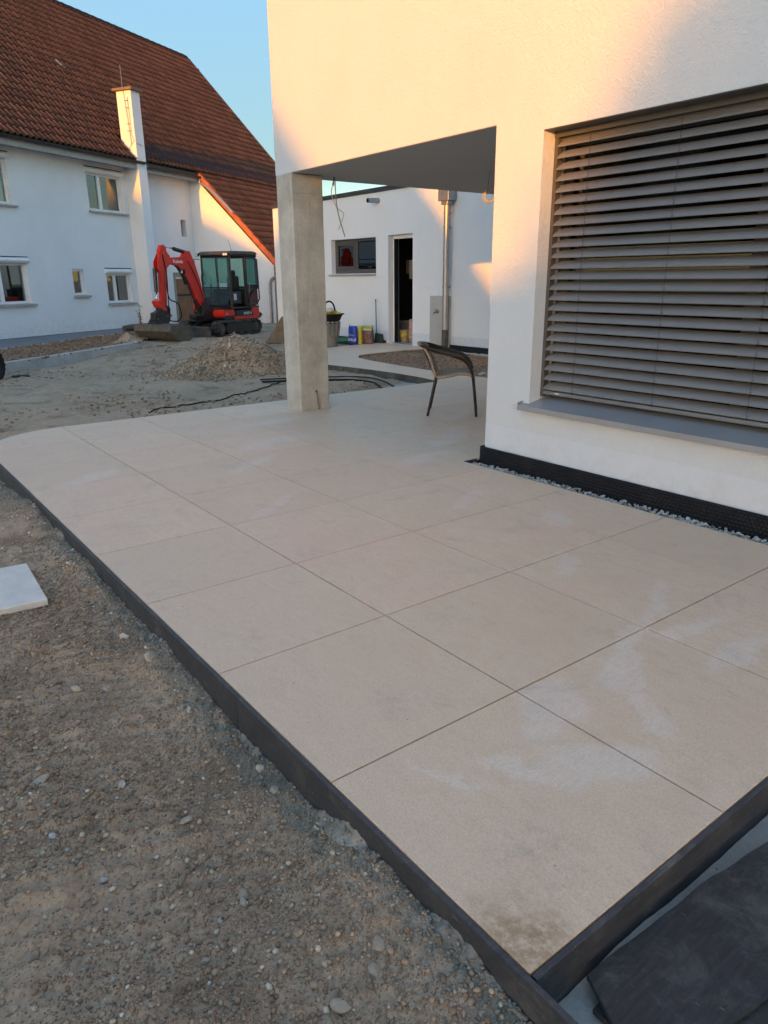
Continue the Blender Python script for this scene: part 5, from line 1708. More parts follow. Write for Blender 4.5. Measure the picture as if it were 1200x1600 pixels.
def old_window(u0, u1, v0, v1, two=True, box=True, curtain='curtain', sillw=0.09, first=[0]):
    w = MB(); d0, d1 = 0.10, 0.17
    t = 0.065
    vt = v1
    w.box(u0 + 0.001, u0 + t, d0, d1, v0 + 0.001, vt - 0.001); w.box(u1 - t, u1 - 0.001, d0, d1, v0 + 0.001, vt - 0.001)
    w.box(u0 + t + .0005, u1 - t - .0005, d0, d1, v0 + 0.001, v0 + t * 1.2); w.box(u0 + t + .0005, u1 - t - .0005, d0, d1, vt - t, vt - 0.001)
    mid = u0 + (u1 - u0) * (0.40 if two else 0.5)
    if two: w.box(mid - 0.055, mid + 0.055, d0 - 0.012, d1, v0 + t * 1.2, vt - t)
    wo = w.obj('window', M['white'], old)
    panes = [(u0 + t, mid - 0.055), (mid + 0.055, u1 - t)] if two else [(u0 + t, u1 - t)]
    for a_, b_ in panes:
        mb = MB(); mb.box(a_, b_, 0.135, 0.142, v0 + t * 1.2, vt - t); mb.obj('pane', M['glass'], wo)
    mb = MB(); n_ = 60; vs = []; fs = []
    for k in range(n_ + 1):
        u = u0 + (u1 - u0) * k / n_
        y = 0.30 + 0.02 * math.sin(k * 1.4) + 0.01 * math.sin(k * 0.7)
        vs += [(u, y, v0), (u, y, v1)]
    for k in range(n_): fs.append((2 * k, 2 * k + 2, 2 * k + 3, 2 * k + 1))
    mb.add(vs, fs); mb.obj('curtain', M[curtain], wo, fix=False)
    mb = MB(); mb.box(u0 - 0.3, u1 + 0.3, 0.41, 0.9, v0 - 0.2, v0 - 0.15); mb.box(u0 - 0.3, u1 + 0.3, 0.9, 0.95, v0 - 0.2, v1 + 0.2)
    mb.obj('room_back', M['dark'], wo)
    mb = MB(); mb.prism([(-sillw, v0 - 0.055), (-sillw, v0 - 0.008), (0.098, v0 + 0.012), (0.098, v0 - 0.055)], u0 - 0.06, u1 + 0.12, lambda u, v, w_: (w_, u, v)); mb.obj('window_sill', M['sillstone'], wo)
    if box:
        mb = MB(); n2 = 8
        pr_ = [(0.0, v1 + 0.155)] + [(-0.03 - 0.055 * math.sin(math.pi * k / n2) , v1 + 0.145 - 0.15 * k / n2) for k in range(n2 + 1)] + [(0.0, v1 - 0.01)]
        mb.prism(pr_, u0 - 0.06, u1 + 0.08, lambda u, v, w_: (w_, u, v)); mb.obj('shutter_box', M['white'], wo)
        mb = MB(); mb.box(u0 - 0.05, u1 + 0.07, -0.045, -0.001, v1 + 0.156, v1 + 0.172); mb.obj('box_flashing', M['gutter'], wo)
    return wo


old_window(-1.74, -0.25, 3.47, 4.56)
old_window(-6.10, -4.60, 3.40, 4.56)
old_window(-1.40, -0.30, 0.70, 1.62, curtain='dark')
old_window(-2.80, -2.33, 0.98, 1.75, two=False, box=False, curtain='dark')
old_window(-5.90, -4.46, 0.80, 1.90, curtain='dark')
# barn door with planks
bdoor = MB(); bdoor.box(2.031, 3.229, 0.10, 0.13, -0.4, 1.43); bdoor = bdoor.obj('door', M['oldwood'], old)
for k in range(7):
    u = 2.06 + k * 0.165
    mb = MB(); mb.box(u, u + 0.158, 0.075, 0.0995, -0.38, 1.42, 0.004); mb.obj('plank', M['wood'], bdoor)
mb = MB(); mb.box(2.10, 3.18, 0.055, 0.0745, 0.84, 0.90); mb.obj('hinge_bar', M['gutter'], bdoor)
mb = MB(); mb.box(1.93, 2.0305, -0.02, 0.14, -0.4, 1.50); mb.box(1.93, 3.30, -0.02, 0.14, 1.5005, 1.66); mb.obj('door_surround', M['lintel'], bdoor)
mb = MB(); mb.box(2.641, 2.929, 0.2, 0.22, 2.901, 3.479); mb.obj('slot_dark_back', M['dark'], old)  # dark sheet standing in for the unlit inside of the slot window

# ------------------------------------------------------------------ strip in front of the farmhouse: raised bed, kerbs, paving
KB = [(-3.4, 11.9), (-1.0, 13.0), (0.6, 14.0), (1.72, 14.72), (2.95, 15.45), (4.25, 16.35), (5.05, 16.9)]
def kz(i): return -0.28 + 0.13 * i / 6
mb = MB()
strip = struct(bpy.data.objects.new('border_strip', None)); COL.objects.link(strip)
for i in range(len(KB) - 1):
    (xa, ya), (xb, yb) = KB[i], KB[i + 1]
    n_ = 2
    for k in range(n_):
        t0, t1 = k / n_ + 0.003, (k + 1) / n_ - 0.003
        P0 = Vector((xa + (xb - xa) * t0, ya + (yb - ya) * t0)); P1 = Vector((xa + (xb - xa) * t1, ya + (yb - ya) * t1))
        d = (P1 - P0).normalized(); nrm = Vector((-d.y, d.x)) * 0.09
        z = kz(i + t0); z2 = kz(i + t1)
        mb = MB()
        vs = []
        for Pp, zz in ((P0, z), (P1, z2)):
            vs += [(Pp.x, Pp.y, zz - 0.15), (Pp.x + nrm.x * 0.12, Pp.y + nrm.y * 0.12, zz + 0.15), (Pp.x + nrm.x * 0.3, Pp.y + nrm.y * 0.3, zz + 0.165), (Pp.x + nrm.x, Pp.y + nrm.y, zz + 0.165), (Pp.x + nrm.x, Pp.y + nrm.y, zz - 0.15)]
        fs = [(0, 1, 2, 3, 4), (9, 8, 7, 6, 5)] + [(q, (q + 1) % 5, 5 + (q + 1) % 5, 5 + q) for q in range(5)]
        mb.add(vs, fs); mb.obj('kerb_stone', M['kerbconc'], strip)
# soil between kerb and paving
a30 = R(30)
def lw(s, off): return (OB[0] + s * math.cos(a30) + off * math.sin(a30), OB[1] + s * math.sin(a30) - off * math.cos(a30))
IN = [lw(-13, 2.6), lw(-9.5, 2.5), lw(-7.5, 2.2), lw(-5.6, 2.0), lw(-4.0, 1.75), lw(-2.2, 1.55), lw(-0.6, 1.45)]
vs = []; fs = []
m_ = 14
kb2 = []
for i in range(len(KB)):
    d = Vector(KB[min(i + 1, 6)]) - Vector(KB[max(i - 1, 0)]); d.normalize(); kb2.append((KB[i][0] - d.y * 0.085, KB[i][1] + d.x * 0.085))
def lerp_line(L, t):
    t = t * (len(L) - 1); i = min(int(t), len(L) - 2); f = t - i
    return (L[i][0] + (L[i + 1][0] - L[i][0]) * f, L[i][1] + (L[i + 1][1] - L[i][1]) * f)
n_ = 80
V = []
for i in range(n_ + 1):
    t = i / n_
    A_ = lerp_line(kb2, t); B_ = lerp_line(IN, t); z0 = kz(t * 6) + 0.13
    for k in range(m_ + 1):
        u = k / m_
        x, y = A_[0] + (B_[0] - A_[0]) * u, A_[1] + (B_[1] - A_[1]) * u
        V.append((x, y, z0 * (1 - u) + (-0.11 - 0.05 * (1 - t)) * u + 0.02 * float(fbm(np.array([x * 3]), np.array([y * 3]), 3, 3)[0])))
idx = np.arange((n_ + 1) * (m_ + 1)).reshape(n_ + 1, m_ + 1)
F = np.stack([idx[:-1, :-1].ravel(), idx[1:, :-1].ravel(), idx[1:, 1:].ravel(), idx[:-1, 1:].ravel()], -1)
np_mesh('soil', V, F, M['soil'], strip, True)
V_ = np.array(V)
k = RNG.integers(0, len(V_), 5000)
scatter('soil_clods', V_[k] + RNG.normal(0, 0.06, (5000, 3)) * np.array([1, 1, 0]), 0.01 + 0.03 * RNG.uniform(0, 1, 5000) ** 3, M['soilclod'], strip)
# edging stones and paving up to the wall
for i in range(len(IN) - 1):
    for k in range(2):
        a_ = lerp_line(IN, (i + k / 2 + 0.01) / 6); b_ = lerp_line(IN, (i + (k + 1) / 2 - 0.01) / 6)
        d = Vector((b_[0] - a_[0], b_[1] - a_[1])).normalized(); nn = (-d.y * 0.06, d.x * 0.06)
        t = (i + k / 2) / 6; z = -0.095 - 0.05 * (1 - t)
        mb = MB(); vs = [(a_[0], a_[1], z - 0.2), (b_[0], b_[1], z - 0.2), (b_[0] + nn[0], b_[1] + nn[1], z - 0.2), (a_[0] + nn[0], a_[1] + nn[1], z - 0.2)]
        vs += [(x, y, z) for x, y, _ in vs]
        mb.add(vs, [(3, 2, 1, 0), (4, 5, 6, 7), (0, 1, 5, 4), (1, 2, 6, 5), (2, 3, 7, 6), (3, 0, 4, 7)]); mb.obj('edging_stone', M['kerbconc'], strip)
V = []
for i in range(n_ + 1):
    t = i / n_; B_ = lerp_line(IN, t)
    s_loc = (B_[0] - OB[0]) * math.cos(a30) + (B_[1] - OB[1]) * math.sin(a30)
    W_ = lw(s_loc, 0.012)
    off = Vector((B_[0] - W_[0], B_[1] - W_[1])).length; k = (off - 0.06) / off
    z = -0.11 - 0.05 * (1 - t)
    V.append((W_[0] + (B_[0] - W_[0]) * k, W_[1] + (B_[1] - W_[1]) * k, z)); V.append((W_[0], W_[1], z + 0.01))
F = [(2 * i, 2 * i + 2, 2 * i + 3, 2 * i + 1) for i in range(n_)]
np_mesh('wall_paving', V, F, M['pave'], strip)

sp, P, S = heap('sand_pile', 4.95, 17.45, 0.62, 0.50, 0.30, M['sandpile'], 9, 0.4, n1=1600, smin=0.012, smax=0.028)
tag(sp, 'small tan gravel heap on the planting strip beside the excavator bucket', 'gravel pile')
for v in sp.data.vertices: v.co.z += 0.05
P[:, 2] += 0.05
scatter('pile_pebbles', P, S, M['pebble_pale'], sp)

log = MB(); log.tube([(0, 0, 0.0), (0.30, 0.02, 0.01), (0.7, 0.0, 0.0), (1.05, 0.02, 0.0)], [0.085, 0.10, 0.10, 0.09], 12)
lx, ly = lw(-2.25, 1.25)
log = log.obj('rolled_mat', M['oldwood'], None, smooth=True, loc=(lx, ly, -0.01), auto=50); log.rotation_euler = (0, 0, R(26))
tag(log, 'dark brown roll lying at the foot of the farmhouse wall', 'roll')


def leafy(name, label, loc, stems, hgt, spread_, leaf, seed, cat='plant'):
    rr = random.Random(seed)
    t = thing(name, label, cat, loc)
    ms = MB(); ml = MB()
    for k in range(stems):
        a_ = rr.uniform(0, 6.28); h = hgt * rr.uniform(0.65, 1.0); sx, sy = math.cos(a_) * spread_ * rr.random(), math.sin(a_) * spread_ * rr.random()
        pts = [(sx * u * u + 0.02 * rr.uniform(-1, 1), sy * u * u, h * u) for u in (0, .25, .5, .75, 1.0)]
        ms.tube(pts, [0.008, 0.007, 0.006, 0.004, 0.002], 5)
        for q in range(int(h * 22)):
            u = rr.uniform(0.15, 1.0); x, y, z = sx * u * u, sy * u * u, h * u
            b_ = rr.uniform(0, 6.28); L = leaf * rr.uniform(0.6, 1.2); w = L * 0.32; up = rr.uniform(-0.3, 0.7)
            d = Vector((math.cos(b_), math.sin(b_), up)).normalized(); s_ = d.cross(Vector((0, 0, 1))).normalized() * w
            o_ = Vector((x, y, z)) + d * 0.02
            ml.add([o_, o_ + d * L * 0.5 + s_, o_ + d * L, o_ + d * L * 0.5 - s_], [(0, 1, 2, 3)])
    ms.obj('stem', M['stem'], t)
    o = ml.obj('foliage', M['leaf'], t, fix=False); o['kind'] = 'stuff'
    return t


lx, ly = lw(-1.55, 1.3)
leafy('tall_weed', 'tall thin weed growing before the farmhouse wall near the chimney', (lx, ly, -0.12), 5, 0.85, 0.35, 0.09, 4)
leafy('leafy_weed', 'dark leafy weed at the left photo edge above the black hose coil', (1.25, 13.9, -0.15), 9, 0.75, 0.35, 0.14, 8)
# corrugated hose coil at the left edge
hc = thing('corrugated_hose_coil', 'coil of thick black corrugated pipe standing at the left photo edge', 'hose', (1.12, 13.28, -0.22), R(35))
for k in range(3):
    mb = MB(); pts = []
    rr = 0.30 - 0.02 * k
    for q in range(48):
        a_ = q / 48 * 2 * math.pi
        pts.append((rr * math.cos(a_) * 0.9 + 0.02 * k, 0.10 * (k - 1) + 0.03 * math.sin(a_), 0.30 + rr * math.sin(a_)))
    mb.tube(pts, [0.052 if q % 2 else 0.044 for q in range(48)], 10, closed=True)
    mb.obj('loop', M['black'], hc, smooth=True)
mb = MB(); mb.box(-0.12, 0.16, -0.10, 0.10, 0.0, 0.05, 0.01)
o = mb.obj('film_scrap', M['black'], None, loc=(1.68, 13.55, -0.24)); tag(o, 'scrap of black film on the earth right of the corrugated pipe coil', 'film scrap')

# ------------------------------------------------------------------ excavator
EX = thing('mini_excavator', 'red and black mini excavator parked by the farmhouse with its wide bucket lowered', 'excavator', (8.52, 19.73, hz(8.5, 19.6) - 0.0), R(205))
EX.location.z = -0.15


def track(yc):
    t = MB()
    # belt outline (x,z)
    x0, x1, zb, r = -0.78, 0.80, 0.0, 0.205
    out = []
    for k in range(13):
        a_ = R(-90 + 180 * k / 12); out.append((x1 + r * math.cos(a_), 0.215 + r * math.sin(a_)))
    for k in range(13):
        a_ = R(90 + 180 * k / 12); out.append((x0 + r * math.cos(a_), 0.215 + r * math.sin(a_)))
    n_ = len(out); w = 0.15
    inn = []
    cx, cz = 0.01, 0.215
    for (x, z) in out:
        ex = x1 if x > x1 else (x0 if x < x0 else x)
        d = Vector((x - ex, z - cz)); L = d.length or 1
        inn.append((ex + d.x * (1 - 0.045 / L), cz + d.y * (1 - 0.045 / L)))
    vs = []
    for (x, z), (xi, zi) in zip(out, inn): vs += [(x, yc - w, z), (x, yc + w, z), (xi, yc + w, zi), (xi, yc - w, zi)]
    fs = []
    for i in range(n_):
        j = (i + 1) % n_
        for k in range(4): fs.append((i * 4 + k, j * 4 + k, j * 4 + (k + 1) % 4, i * 4 + (k + 1) % 4))
    t.add(vs, fs)
    o = t.obj('track', M['rubber'], EX)
    # tread lugs
    per = []
    for i in range(n_):
        j = (i + 1) % n_; per.append(math.dist(out[i], out[j]))
    tot = sum(per); N_ = 40
    lug = MB()
    for q in range(N_):
        d = q / N_ * tot; i = 0
        while d > per[i]: d -= per[i]; i += 1
        a_, b_ = Vector(out[i]), Vector(out[(i + 1) % n_]); tdir = (b_ - a_).normalized(); c = a_ + tdir * d
        nr = Vector((tdir.y, -tdir.x))
        for sgn in (-1, 1):
            h = 0.022
            y0_, y1_ = (yc - w, yc - 0.01) if sgn < 0 else (yc + 0.01, yc + w)
            sh = 0.045
            vs = []
            for yy, off in ((y0_, sh if sgn < 0 else 0), (y1_, 0 if sgn < 0 else sh)):
                p = c + tdir * off
                for (aa, hh) in ((-0.016, 0), (0.016, 0), (0.010, h), (-0.010, h)):
                    v = p + tdir * aa + nr * hh; vs.append((v.x, yy, v.y))
            lug.add(vs, [(0, 1, 2, 3), (7, 6, 5, 4), (0, 4, 5, 1), (1, 5, 6, 2), (2, 6, 7, 3), (3, 7, 4, 0)])
    lug.obj('tread_lugs', M['rubber'], o)
    fr = MB(); fr.prism([(-0.66, 0.09), (0.60, 0.09), (0.68, 0.20), (0.60, 0.36), (-0.58, 0.36), (-0.68, 0.2)], yc - 0.13, yc + 0.13); fr.obj('track_frame', M['cabpaint'], o)
    for xx, rr in ((x1, 0.165), (x0, 0.165)):
        m2 = MB(); m2.tube([(xx, yc - 0.10, 0.215), (xx, yc + 0.10, 0.215)], rr - 0.02, 20); m2.tube([(xx, yc - 0.125, 0.215), (xx, yc + 0.125, 0.215)], rr * 0.4, 14); m2.obj('wheel', M['steel'], o)
    for xx in (-0.42, -0.05, 0.32):
        m2 = MB(); m2.tube([(xx, yc - 0.115, 0.095), (xx, yc + 0.115, 0.095)], 0.068, 14); m2.obj('roller', M['steel'], o)
    m2 = MB(); m2.tube([(0.0, yc - 0.10, 0.36), (0.0, yc + 0.12, 0.36)], 0.035, 10); m2.obj('roller', M['steel'], o)


track(0.60); track(-0.60)
mb = MB(); mb.box(-0.5, 0.55, -0.449, 0.449, 0.20, 0.40, 0.03); mb.tube([(0, 0, 0.40), (0, 0, 0.50)], 0.38, 24); mb.obj('undercarriage', M['cabpaint'], EX)
# dozer blade and arms
bl = MB(); bl.prism([(1.38, 0.02), (1.45, 0.0), (1.44, 0.10), (1.425, 0.20), (1.45, 0.31), (1.41, 0.32), (1.36, 0.2), (1.36, 0.1)], -0.76, 0.76); bl = bl.obj('dozer_blade', M['steel'], EX)
for y in (-0.32, 0.32):
    mb = MB(); mb.prism([(0.45, 0.22), (0.45, 0.34), (1.0, 0.30), (1.37, 0.16), (1.37, 0.06), (0.9, 0.18)], y - 0.05, y + 0.05); mb.obj('blade_arm', M['cabpaint'], bl)
mb = MB(); mb.tube([(0.45, 0, 0.42), (1.0, 0, 0.36)], 0.05, 12); mb.tube([(1.0, 0, 0.36), (1.36, 0, 0.26)], 0.025, 10); mb.obj('blade_cylinder', M['cabpaint'], bl)
# upper structure
up = MB()
up.prism([(-1.02, 0.43), (0.55, 0.43), (0.62, 0.50), (0.62, 0.60), (-1.10, 0.60), (-1.16, 0.52)], -0.66, 0.66); up.obj('deck', M['cabpaint'], EX)
mb = MB(); mb.prism([(0.14, 0.535), (0.66, 0.535), (0.69, 0.60), (0.66, 0.73), (0.14, 0.73)], -0.30, 0.675); o = mb.obj('front_cover', M['red'], EX)
bm = bmesh.new(); bm.from_mesh(o.data); bmesh.ops.bevel(bm, geom=list(bm.edges), offset=0.03, segments=2, affect='EDGES'); bm.to_mesh(o.data); bm.free()
mb = MB(); mb.box(-0.70, 0.20, 0.6605, 0.690, 0.445, 0.535, 0.01); mb.obj('lower_stripe', M['red'], EX)
mb = MB(); mb.box(-0.70, 0.13, 0.6605, 0.688, 0.537, 0.70, 0.01); mb.obj('side_step_cover', M['cabpaint'], EX)
mb = MB(); mb.prism([(-0.96, 0.445), (-0.705, 0.445), (-0.62, 0.70), (-0.70, 0.76), (-0.94, 0.76), (-0.98, 0.6)], 0.6605, 0.694); mb.obj('rear_side_cover', M['red'], EX)
# counterweight with round corners
cw = MB(); pts = []
for k in range(13):
    a_ = R(90 + 180 * k / 12); pts.append((-0.80 + 0.42 * math.cos(a_) * 0.95, 0.68 * math.sin(a_) if abs(math.sin(a_)) < 0.98 else 0.68 * math.sin(a_)))
pts = [(-0.62, 0.66)] + [(-0.80 - 0.40 * math.sin(R(15 * k)), 0.66 * math.cos(R(15 * k))) for k in range(1, 12)] + [(-0.62, -0.66)]
cw.prism(pts, 0.43, 0.84, lambda u, v, w: (u, v, w)); cw.obj('counterweight', M['cabpaint'], EX)
mb = MB(); pts2 = [(-0.50, 0.645)] + [(-0.80 - 0.36 * math.sin(R(15 * k)), 0.645 * math.cos(R(15 * k))) for k in range(1, 12)] + [(-0.50, -0.645)]
mb.prism(pts2, 0.841, 1.30, lambda u, v, w: (u, v, w)); mb.obj('engine_cover', M['cabpaint'], EX)
mb = MB(); mb.prism([(-0.97, 0.83), (-0.58, 0.78), (-0.56, 1.02), (-0.80, 1.24), (-0.97, 1.24)], 0.646, 0.672); mb.obj('side_engine_cover', M['darkred'], EX)
# far side body (right of operator)
mb = MB(); mb.box(-0.55, 0.45, -0.66, -0.47, 0.601, 1.05, 0.04); mb.obj('fuel_cover', M['red'], EX)
# cab: pillars and rails
CX0, CX1, CY0_, CY1_, CZB, CZT = -1.06, 0.18, -0.45, 0.635, 0.60, 2.26
cab = MB(); cab.box(CX0, CX1 + 0.02, CY0_, CY1_, 0.735, 0.80, 0.01); cab = cab.obj('cab', M['cabpaint'], EX)
def bar(a_, b_, w, nm, mt=M['cabpaint'], par=cab):
    mb = MB(); mb.tube([a_, b_], w, 4); return mb.obj(nm, mt, par)
for y in (CY0_ + 0.03, CY1_ - 0.03):
    bar((CX1 + 0.02, y, 0.78), (CX1 - 0.02, y, CZT), 0.045, 'cab_pillar')
    bar((-0.50, y, 0.80), (-0.47, y, CZT), 0.045, 'cab_pillar')
    bar((CX0 + 0.03, y, 1.28), (CX0 + 0.06, y, CZT), 0.045, 'cab_pillar')
for z in (2.20, 0.82):
    bar((CX1 - 0.01, CY0_ + 0.03, z), (CX1 - 0.01, CY1_ - 0.03, z), 0.045, 'cross_rail')
bar((CX1 + 0.0, CY0_ + 0.03, 1.34), (CX1 + 0.0, CY1_ - 0.03, 1.34), 0.014, 'cross_rail')
for y in (CY0_ + 0.03, CY1_ - 0.03): bar((CX1 - 0.02, y, 2.21), (CX0 + 0.06, y, 2.21), 0.05, 'side_rail')
bar((CX0 + 0.05, CY0_, 2.21), (CX0 + 0.05, CY1_, 2.21), 0.05, 'cross_rail')
bar((CX0 + 0.03, CY0_, 1.32), (CX0 + 0.03, CY1_, 1.32), 0.04, 'cross_rail')
mb = MB(); mb.box(CX0 + 0.02, -0.50, CY1_ - 0.055, CY1_ - 0.02, 0.85, 1.42); mb.obj('rear_quarter_panel', M['cabpaint'], cab)
rf = MB(); rf.prism([(CX0 - 0.03, 2.245), (CX1 + 0.10, 2.235), (CX1 + 0.09, 2.29), (CX1 - 0.03, 2.335), (CX0 + 0.15, 2.345), (CX0 - 0.02, 2.31)], CY0_ - 0.02, CY1_ + 0.02); rf = rf.obj('cab_roof', M['roofpaint'], cab)
bm = bmesh.new(); bm.from_mesh(rf.data); bmesh.ops.bevel(bm, geom=list(bm.edges), offset=0.025, segments=2, affect='EDGES'); bm.to_mesh(rf.data); bm.free()
def pane(vs, nm='pane', mt=None):
    mb = MB(); mb.add(vs, [(0, 1, 2, 3)]); mb.obj(nm, mt or M['cabglass'], cab, fix=False)
fx = CX1 + 0.005
pane([(fx + .02, CY0_ + 0.05, 1.36), (fx + .02, CY1_ - 0.05, 1.36), (fx - .01, CY1_ - 0.05, 2.18), (fx - .01, CY0_ + 0.05, 2.18)], 'windscreen')
pane([(fx + .03, CY0_ + 0.05, 0.86), (fx + .03, CY1_ - 0.05, 0.86), (fx + .02, CY1_ - 0.05, 1.32), (fx + .02, CY0_ + 0.05, 1.32)], 'windscreen', M['cabglassdark'])
pane([(-0.55, CY1_ - 0.03, 1.45), (-0.98, CY1_ - 0.03, 1.45), (-0.96, CY1_ - 0.03, 2.16), (-0.53, CY1_ - 0.03, 2.16)])
pane([(0.15, CY0_ + 0.03, 0.9), (-0.47, CY0_ + 0.03, 0.9), (-0.45, CY0_ + 0.03, 2.16), (0.13, CY0_ + 0.03, 2.16)])
pane([(-0.55, CY0_ + 0.03, 1.45), (-0.98, CY0_ + 0.03, 1.45), (-0.96, CY0_ + 0.03, 2.16), (-0.53, CY0_ + 0.03, 2.16)])
pane([(CX0 + 0.03, CY0_ + 0.05, 1.36), (CX0 + 0.03, CY1_ - 0.05, 1.36), (CX0 + 0.05, CY1_ - 0.05, 2.16), (CX0 + 0.05, CY0_ + 0.05, 2.16)])
# open door folded back along the side
dm = MB()
dy = CY1_ + 0.03
for a_, b_ in (((-0.48, dy, 0.82), (-0.50, dy, 2.16)), ((-1.02, dy + 0.03, 1.0), (-0.98, dy + 0.03, 2.12)), ((-0.50, dy, 2.16), (-0.98, dy + .03, 2.12)), ((-0.48, dy, 0.84), (-0.9, dy + .02, 0.86)), ((-0.9, dy + .02, 0.86), (-1.02, dy + .03, 1.0))):
    dm.tube([a_, b_], 0.022, 5)
dm = dm.obj('cab_door', M['cabpaint'], cab)
mb = MB(); mb.add([(-0.49, dy, 1.4), (-1.0, dy + 0.03, 1.4), (-0.98, dy + 0.03, 2.10), (-0.50, dy, 2.14)], [(0, 1, 2, 3)]); mb.obj('pane', M['cabglass'], dm, fix=False)
mb = MB(); mb.tube([(-0.54, dy + 0.03, 1.2), (-0.54, dy + 0.05, 1.5)], 0.012, 6); mb.obj('handle', M['chrome'], dm)
# seat, levers, console
st = MB(); st.box(-0.55, -0.12, -0.15, 0.33, 1.02, 1.14, 0.05); st.box(-0.62, -0.50, -0.13, 0.31, 1.10, 1.66, 0.05); st.box(-0.6, -0.5, -0.02, 0.2, 1.62, 1.82, 0.04); st.obj('seat', M['seat'], cab)
mb = MB(); mb.box(-0.48, 0.0, 0.36, 0.46, 0.86, 1.22, 0.03); mb.box(-0.48, 0.0, -0.36, -0.26, 0.86, 1.22, 0.03); mb.box(-0.50, -0.15, -0.1, 0.3, 0.81, 1.0, 0.02); mb.obj('console', M['interior'], cab)
mb = MB(); mb.tube([(-0.02, 0.40, 1.2), (0.0, 0.38, 1.45)], 0.018, 8); mb.tube([(-0.02, -0.30, 1.2), (0.0, -0.28, 1.45)], 0.018, 8); mb.tube([(0.08, 0.05, 0.82), (0.10, 0.05, 1.28)], 0.015, 8); mb.tube([(0.08, 0.15, 0.82), (0.10, 0.15, 1.28)], 0.015, 8)
mb.obj('lever', M['black'], cab)
mb = MB(); mb.box(-0.22, -0.10, 0.462, 0.470, 0.98, 1.16); mb.obj('sticker', M['print'], cab)
mb = MB(); mb.tube([(fx + 0.035, 0.14, 2.17), (fx + 0.045, 0.16, 1.50)], 0.010, 5); mb.obj('wiper', M['black'], cab)
mb = MB(); mb.tube(bez([(fx + .03, -0.36, 1.45), (fx + .10, -0.36, 1.50), (fx + .10, -0.36, 1.68), (fx + .03, -0.36, 1.72)], 4), 0.014, 6); mb.obj('grab_handle', M['black'], cab)
for y in (CY0_ + 0.02, CY1_ - 0.06, CY1_ + 0.02):
    mb = MB(); mb.box(CX1 + 0.10, CX1 + 0.17, y - 0.05, y + 0.05, 2.20, 2.28, 0.012); lo = mb.obj('work_lamp', M['black'], cab)
    mb = MB(); mb.box(CX1 + 0.1705, CX1 + 0.178, y - 0.038, y + 0.038, 2.212, 2.268, 0.003); mb.obj('lens', M['lamp'], lo)
mb = MB(); mb.tube(bez([(CX1 + 0.05, CY0_ + 0.02, 2.12), (CX1 + 0.12, CY0_ - 0.12, 2.13), (CX1 + 0.13, CY0_ - 0.18, 2.10)], 4), 0.010, 6); mo = mb.obj('mirror', M['black'], cab)
mb = MB(); mb.box(CX1 + 0.10, CX1 + 0.14, CY0_ - 0.25, CY0_ - 0.12, 1.84, 2.10, 0.02); mb.obj('mirror_shell', M['black'], mo)
mb = MB(); mb.tube([(-0.40, 0.25, 2.34), (-0.34, 0.20, 2.66)], 0.006, 5); mb.obj('antenna', M['black'], cab)
# swing post, boom
YB = 0.15
mb = MB(); mb.prism([(0.60, 0.46), (0.98, 0.44), (1.06, 0.60), (1.04, 0.92), (0.86, 1.00), (0.78, 0.82), (0.60, 0.72)], YB - 0.15, YB + 0.15); mb.obj('swing_post', M['cabpaint'], EX)
bo = MB(); bo.prism([(0.80, 0.80), (0.98, 0.74), (1.22, 1.10), (1.50, 1.56), (1.68, 1.80), (1.86, 1.93), (2.20, 1.98), (2.20, 2.12), (1.62, 2.15), (1.50, 2.31), (1.32, 2.31), (1.20, 2.08), (1.02, 1.60)], YB - 0.065, YB + 0.065)
boom = bo.obj('boom', M['red'], EX)
bm = bmesh.new(); bm.from_mesh(boom.data); bmesh.ops.bevel(bm, geom=list(bm.edges), offset=0.012, segments=2, affect='EDGES'); bm.to_mesh(boom.data); bm.free()
mb = MB(); mb.prism([(1.66, 1.79), (1.86, 1.92), (1.80, 1.90), (1.62, 1.66), (1.50, 1.53), (1.46, 1.42), (1.52, 1.44)], YB - 0.06, YB + 0.06); mb.obj('boom_guard', M['cabpaint'], boom)
mb = MB(); mb.tube([(1.0, YB, 0.62), (1.25, YB, 1.02)], 0.055, 12); mb.tube([(1.25, YB, 1.02), (1.44, YB, 1.40)], 0.028, 10); mb.obj('boom_cylinder', M['cabpaint'], boom)
mb = MB(); mb.tube(bez([(0.95, YB + 0.11, 0.95), (1.10, YB + 0.11, 1.35), (1.33, YB + 0.11, 1.80), (1.50, YB + 0.11, 2.05)], 5), 0.014, 6); mb.tube(bez([(0.98, YB - 0.1, 0.70), (1.12, YB - 0.14, 0.66), (1.10, YB - .1, 0.86)], 5), 0.02, 6); mb.obj('hose', M['black'], boom, smooth=True)
mb = MB(); mb.box(1.60, 1.70, YB + 0.0, YB + 0.10, 1.72, 1.83, 0.015); lo = mb.obj('work_lamp', M['black'], boom)
mb = MB(); mb.box(1.7005, 1.708, YB + 0.015, YB + 0.085, 1.735, 1.815, 0.003); mb.obj('lens', M['lamp'], lo)
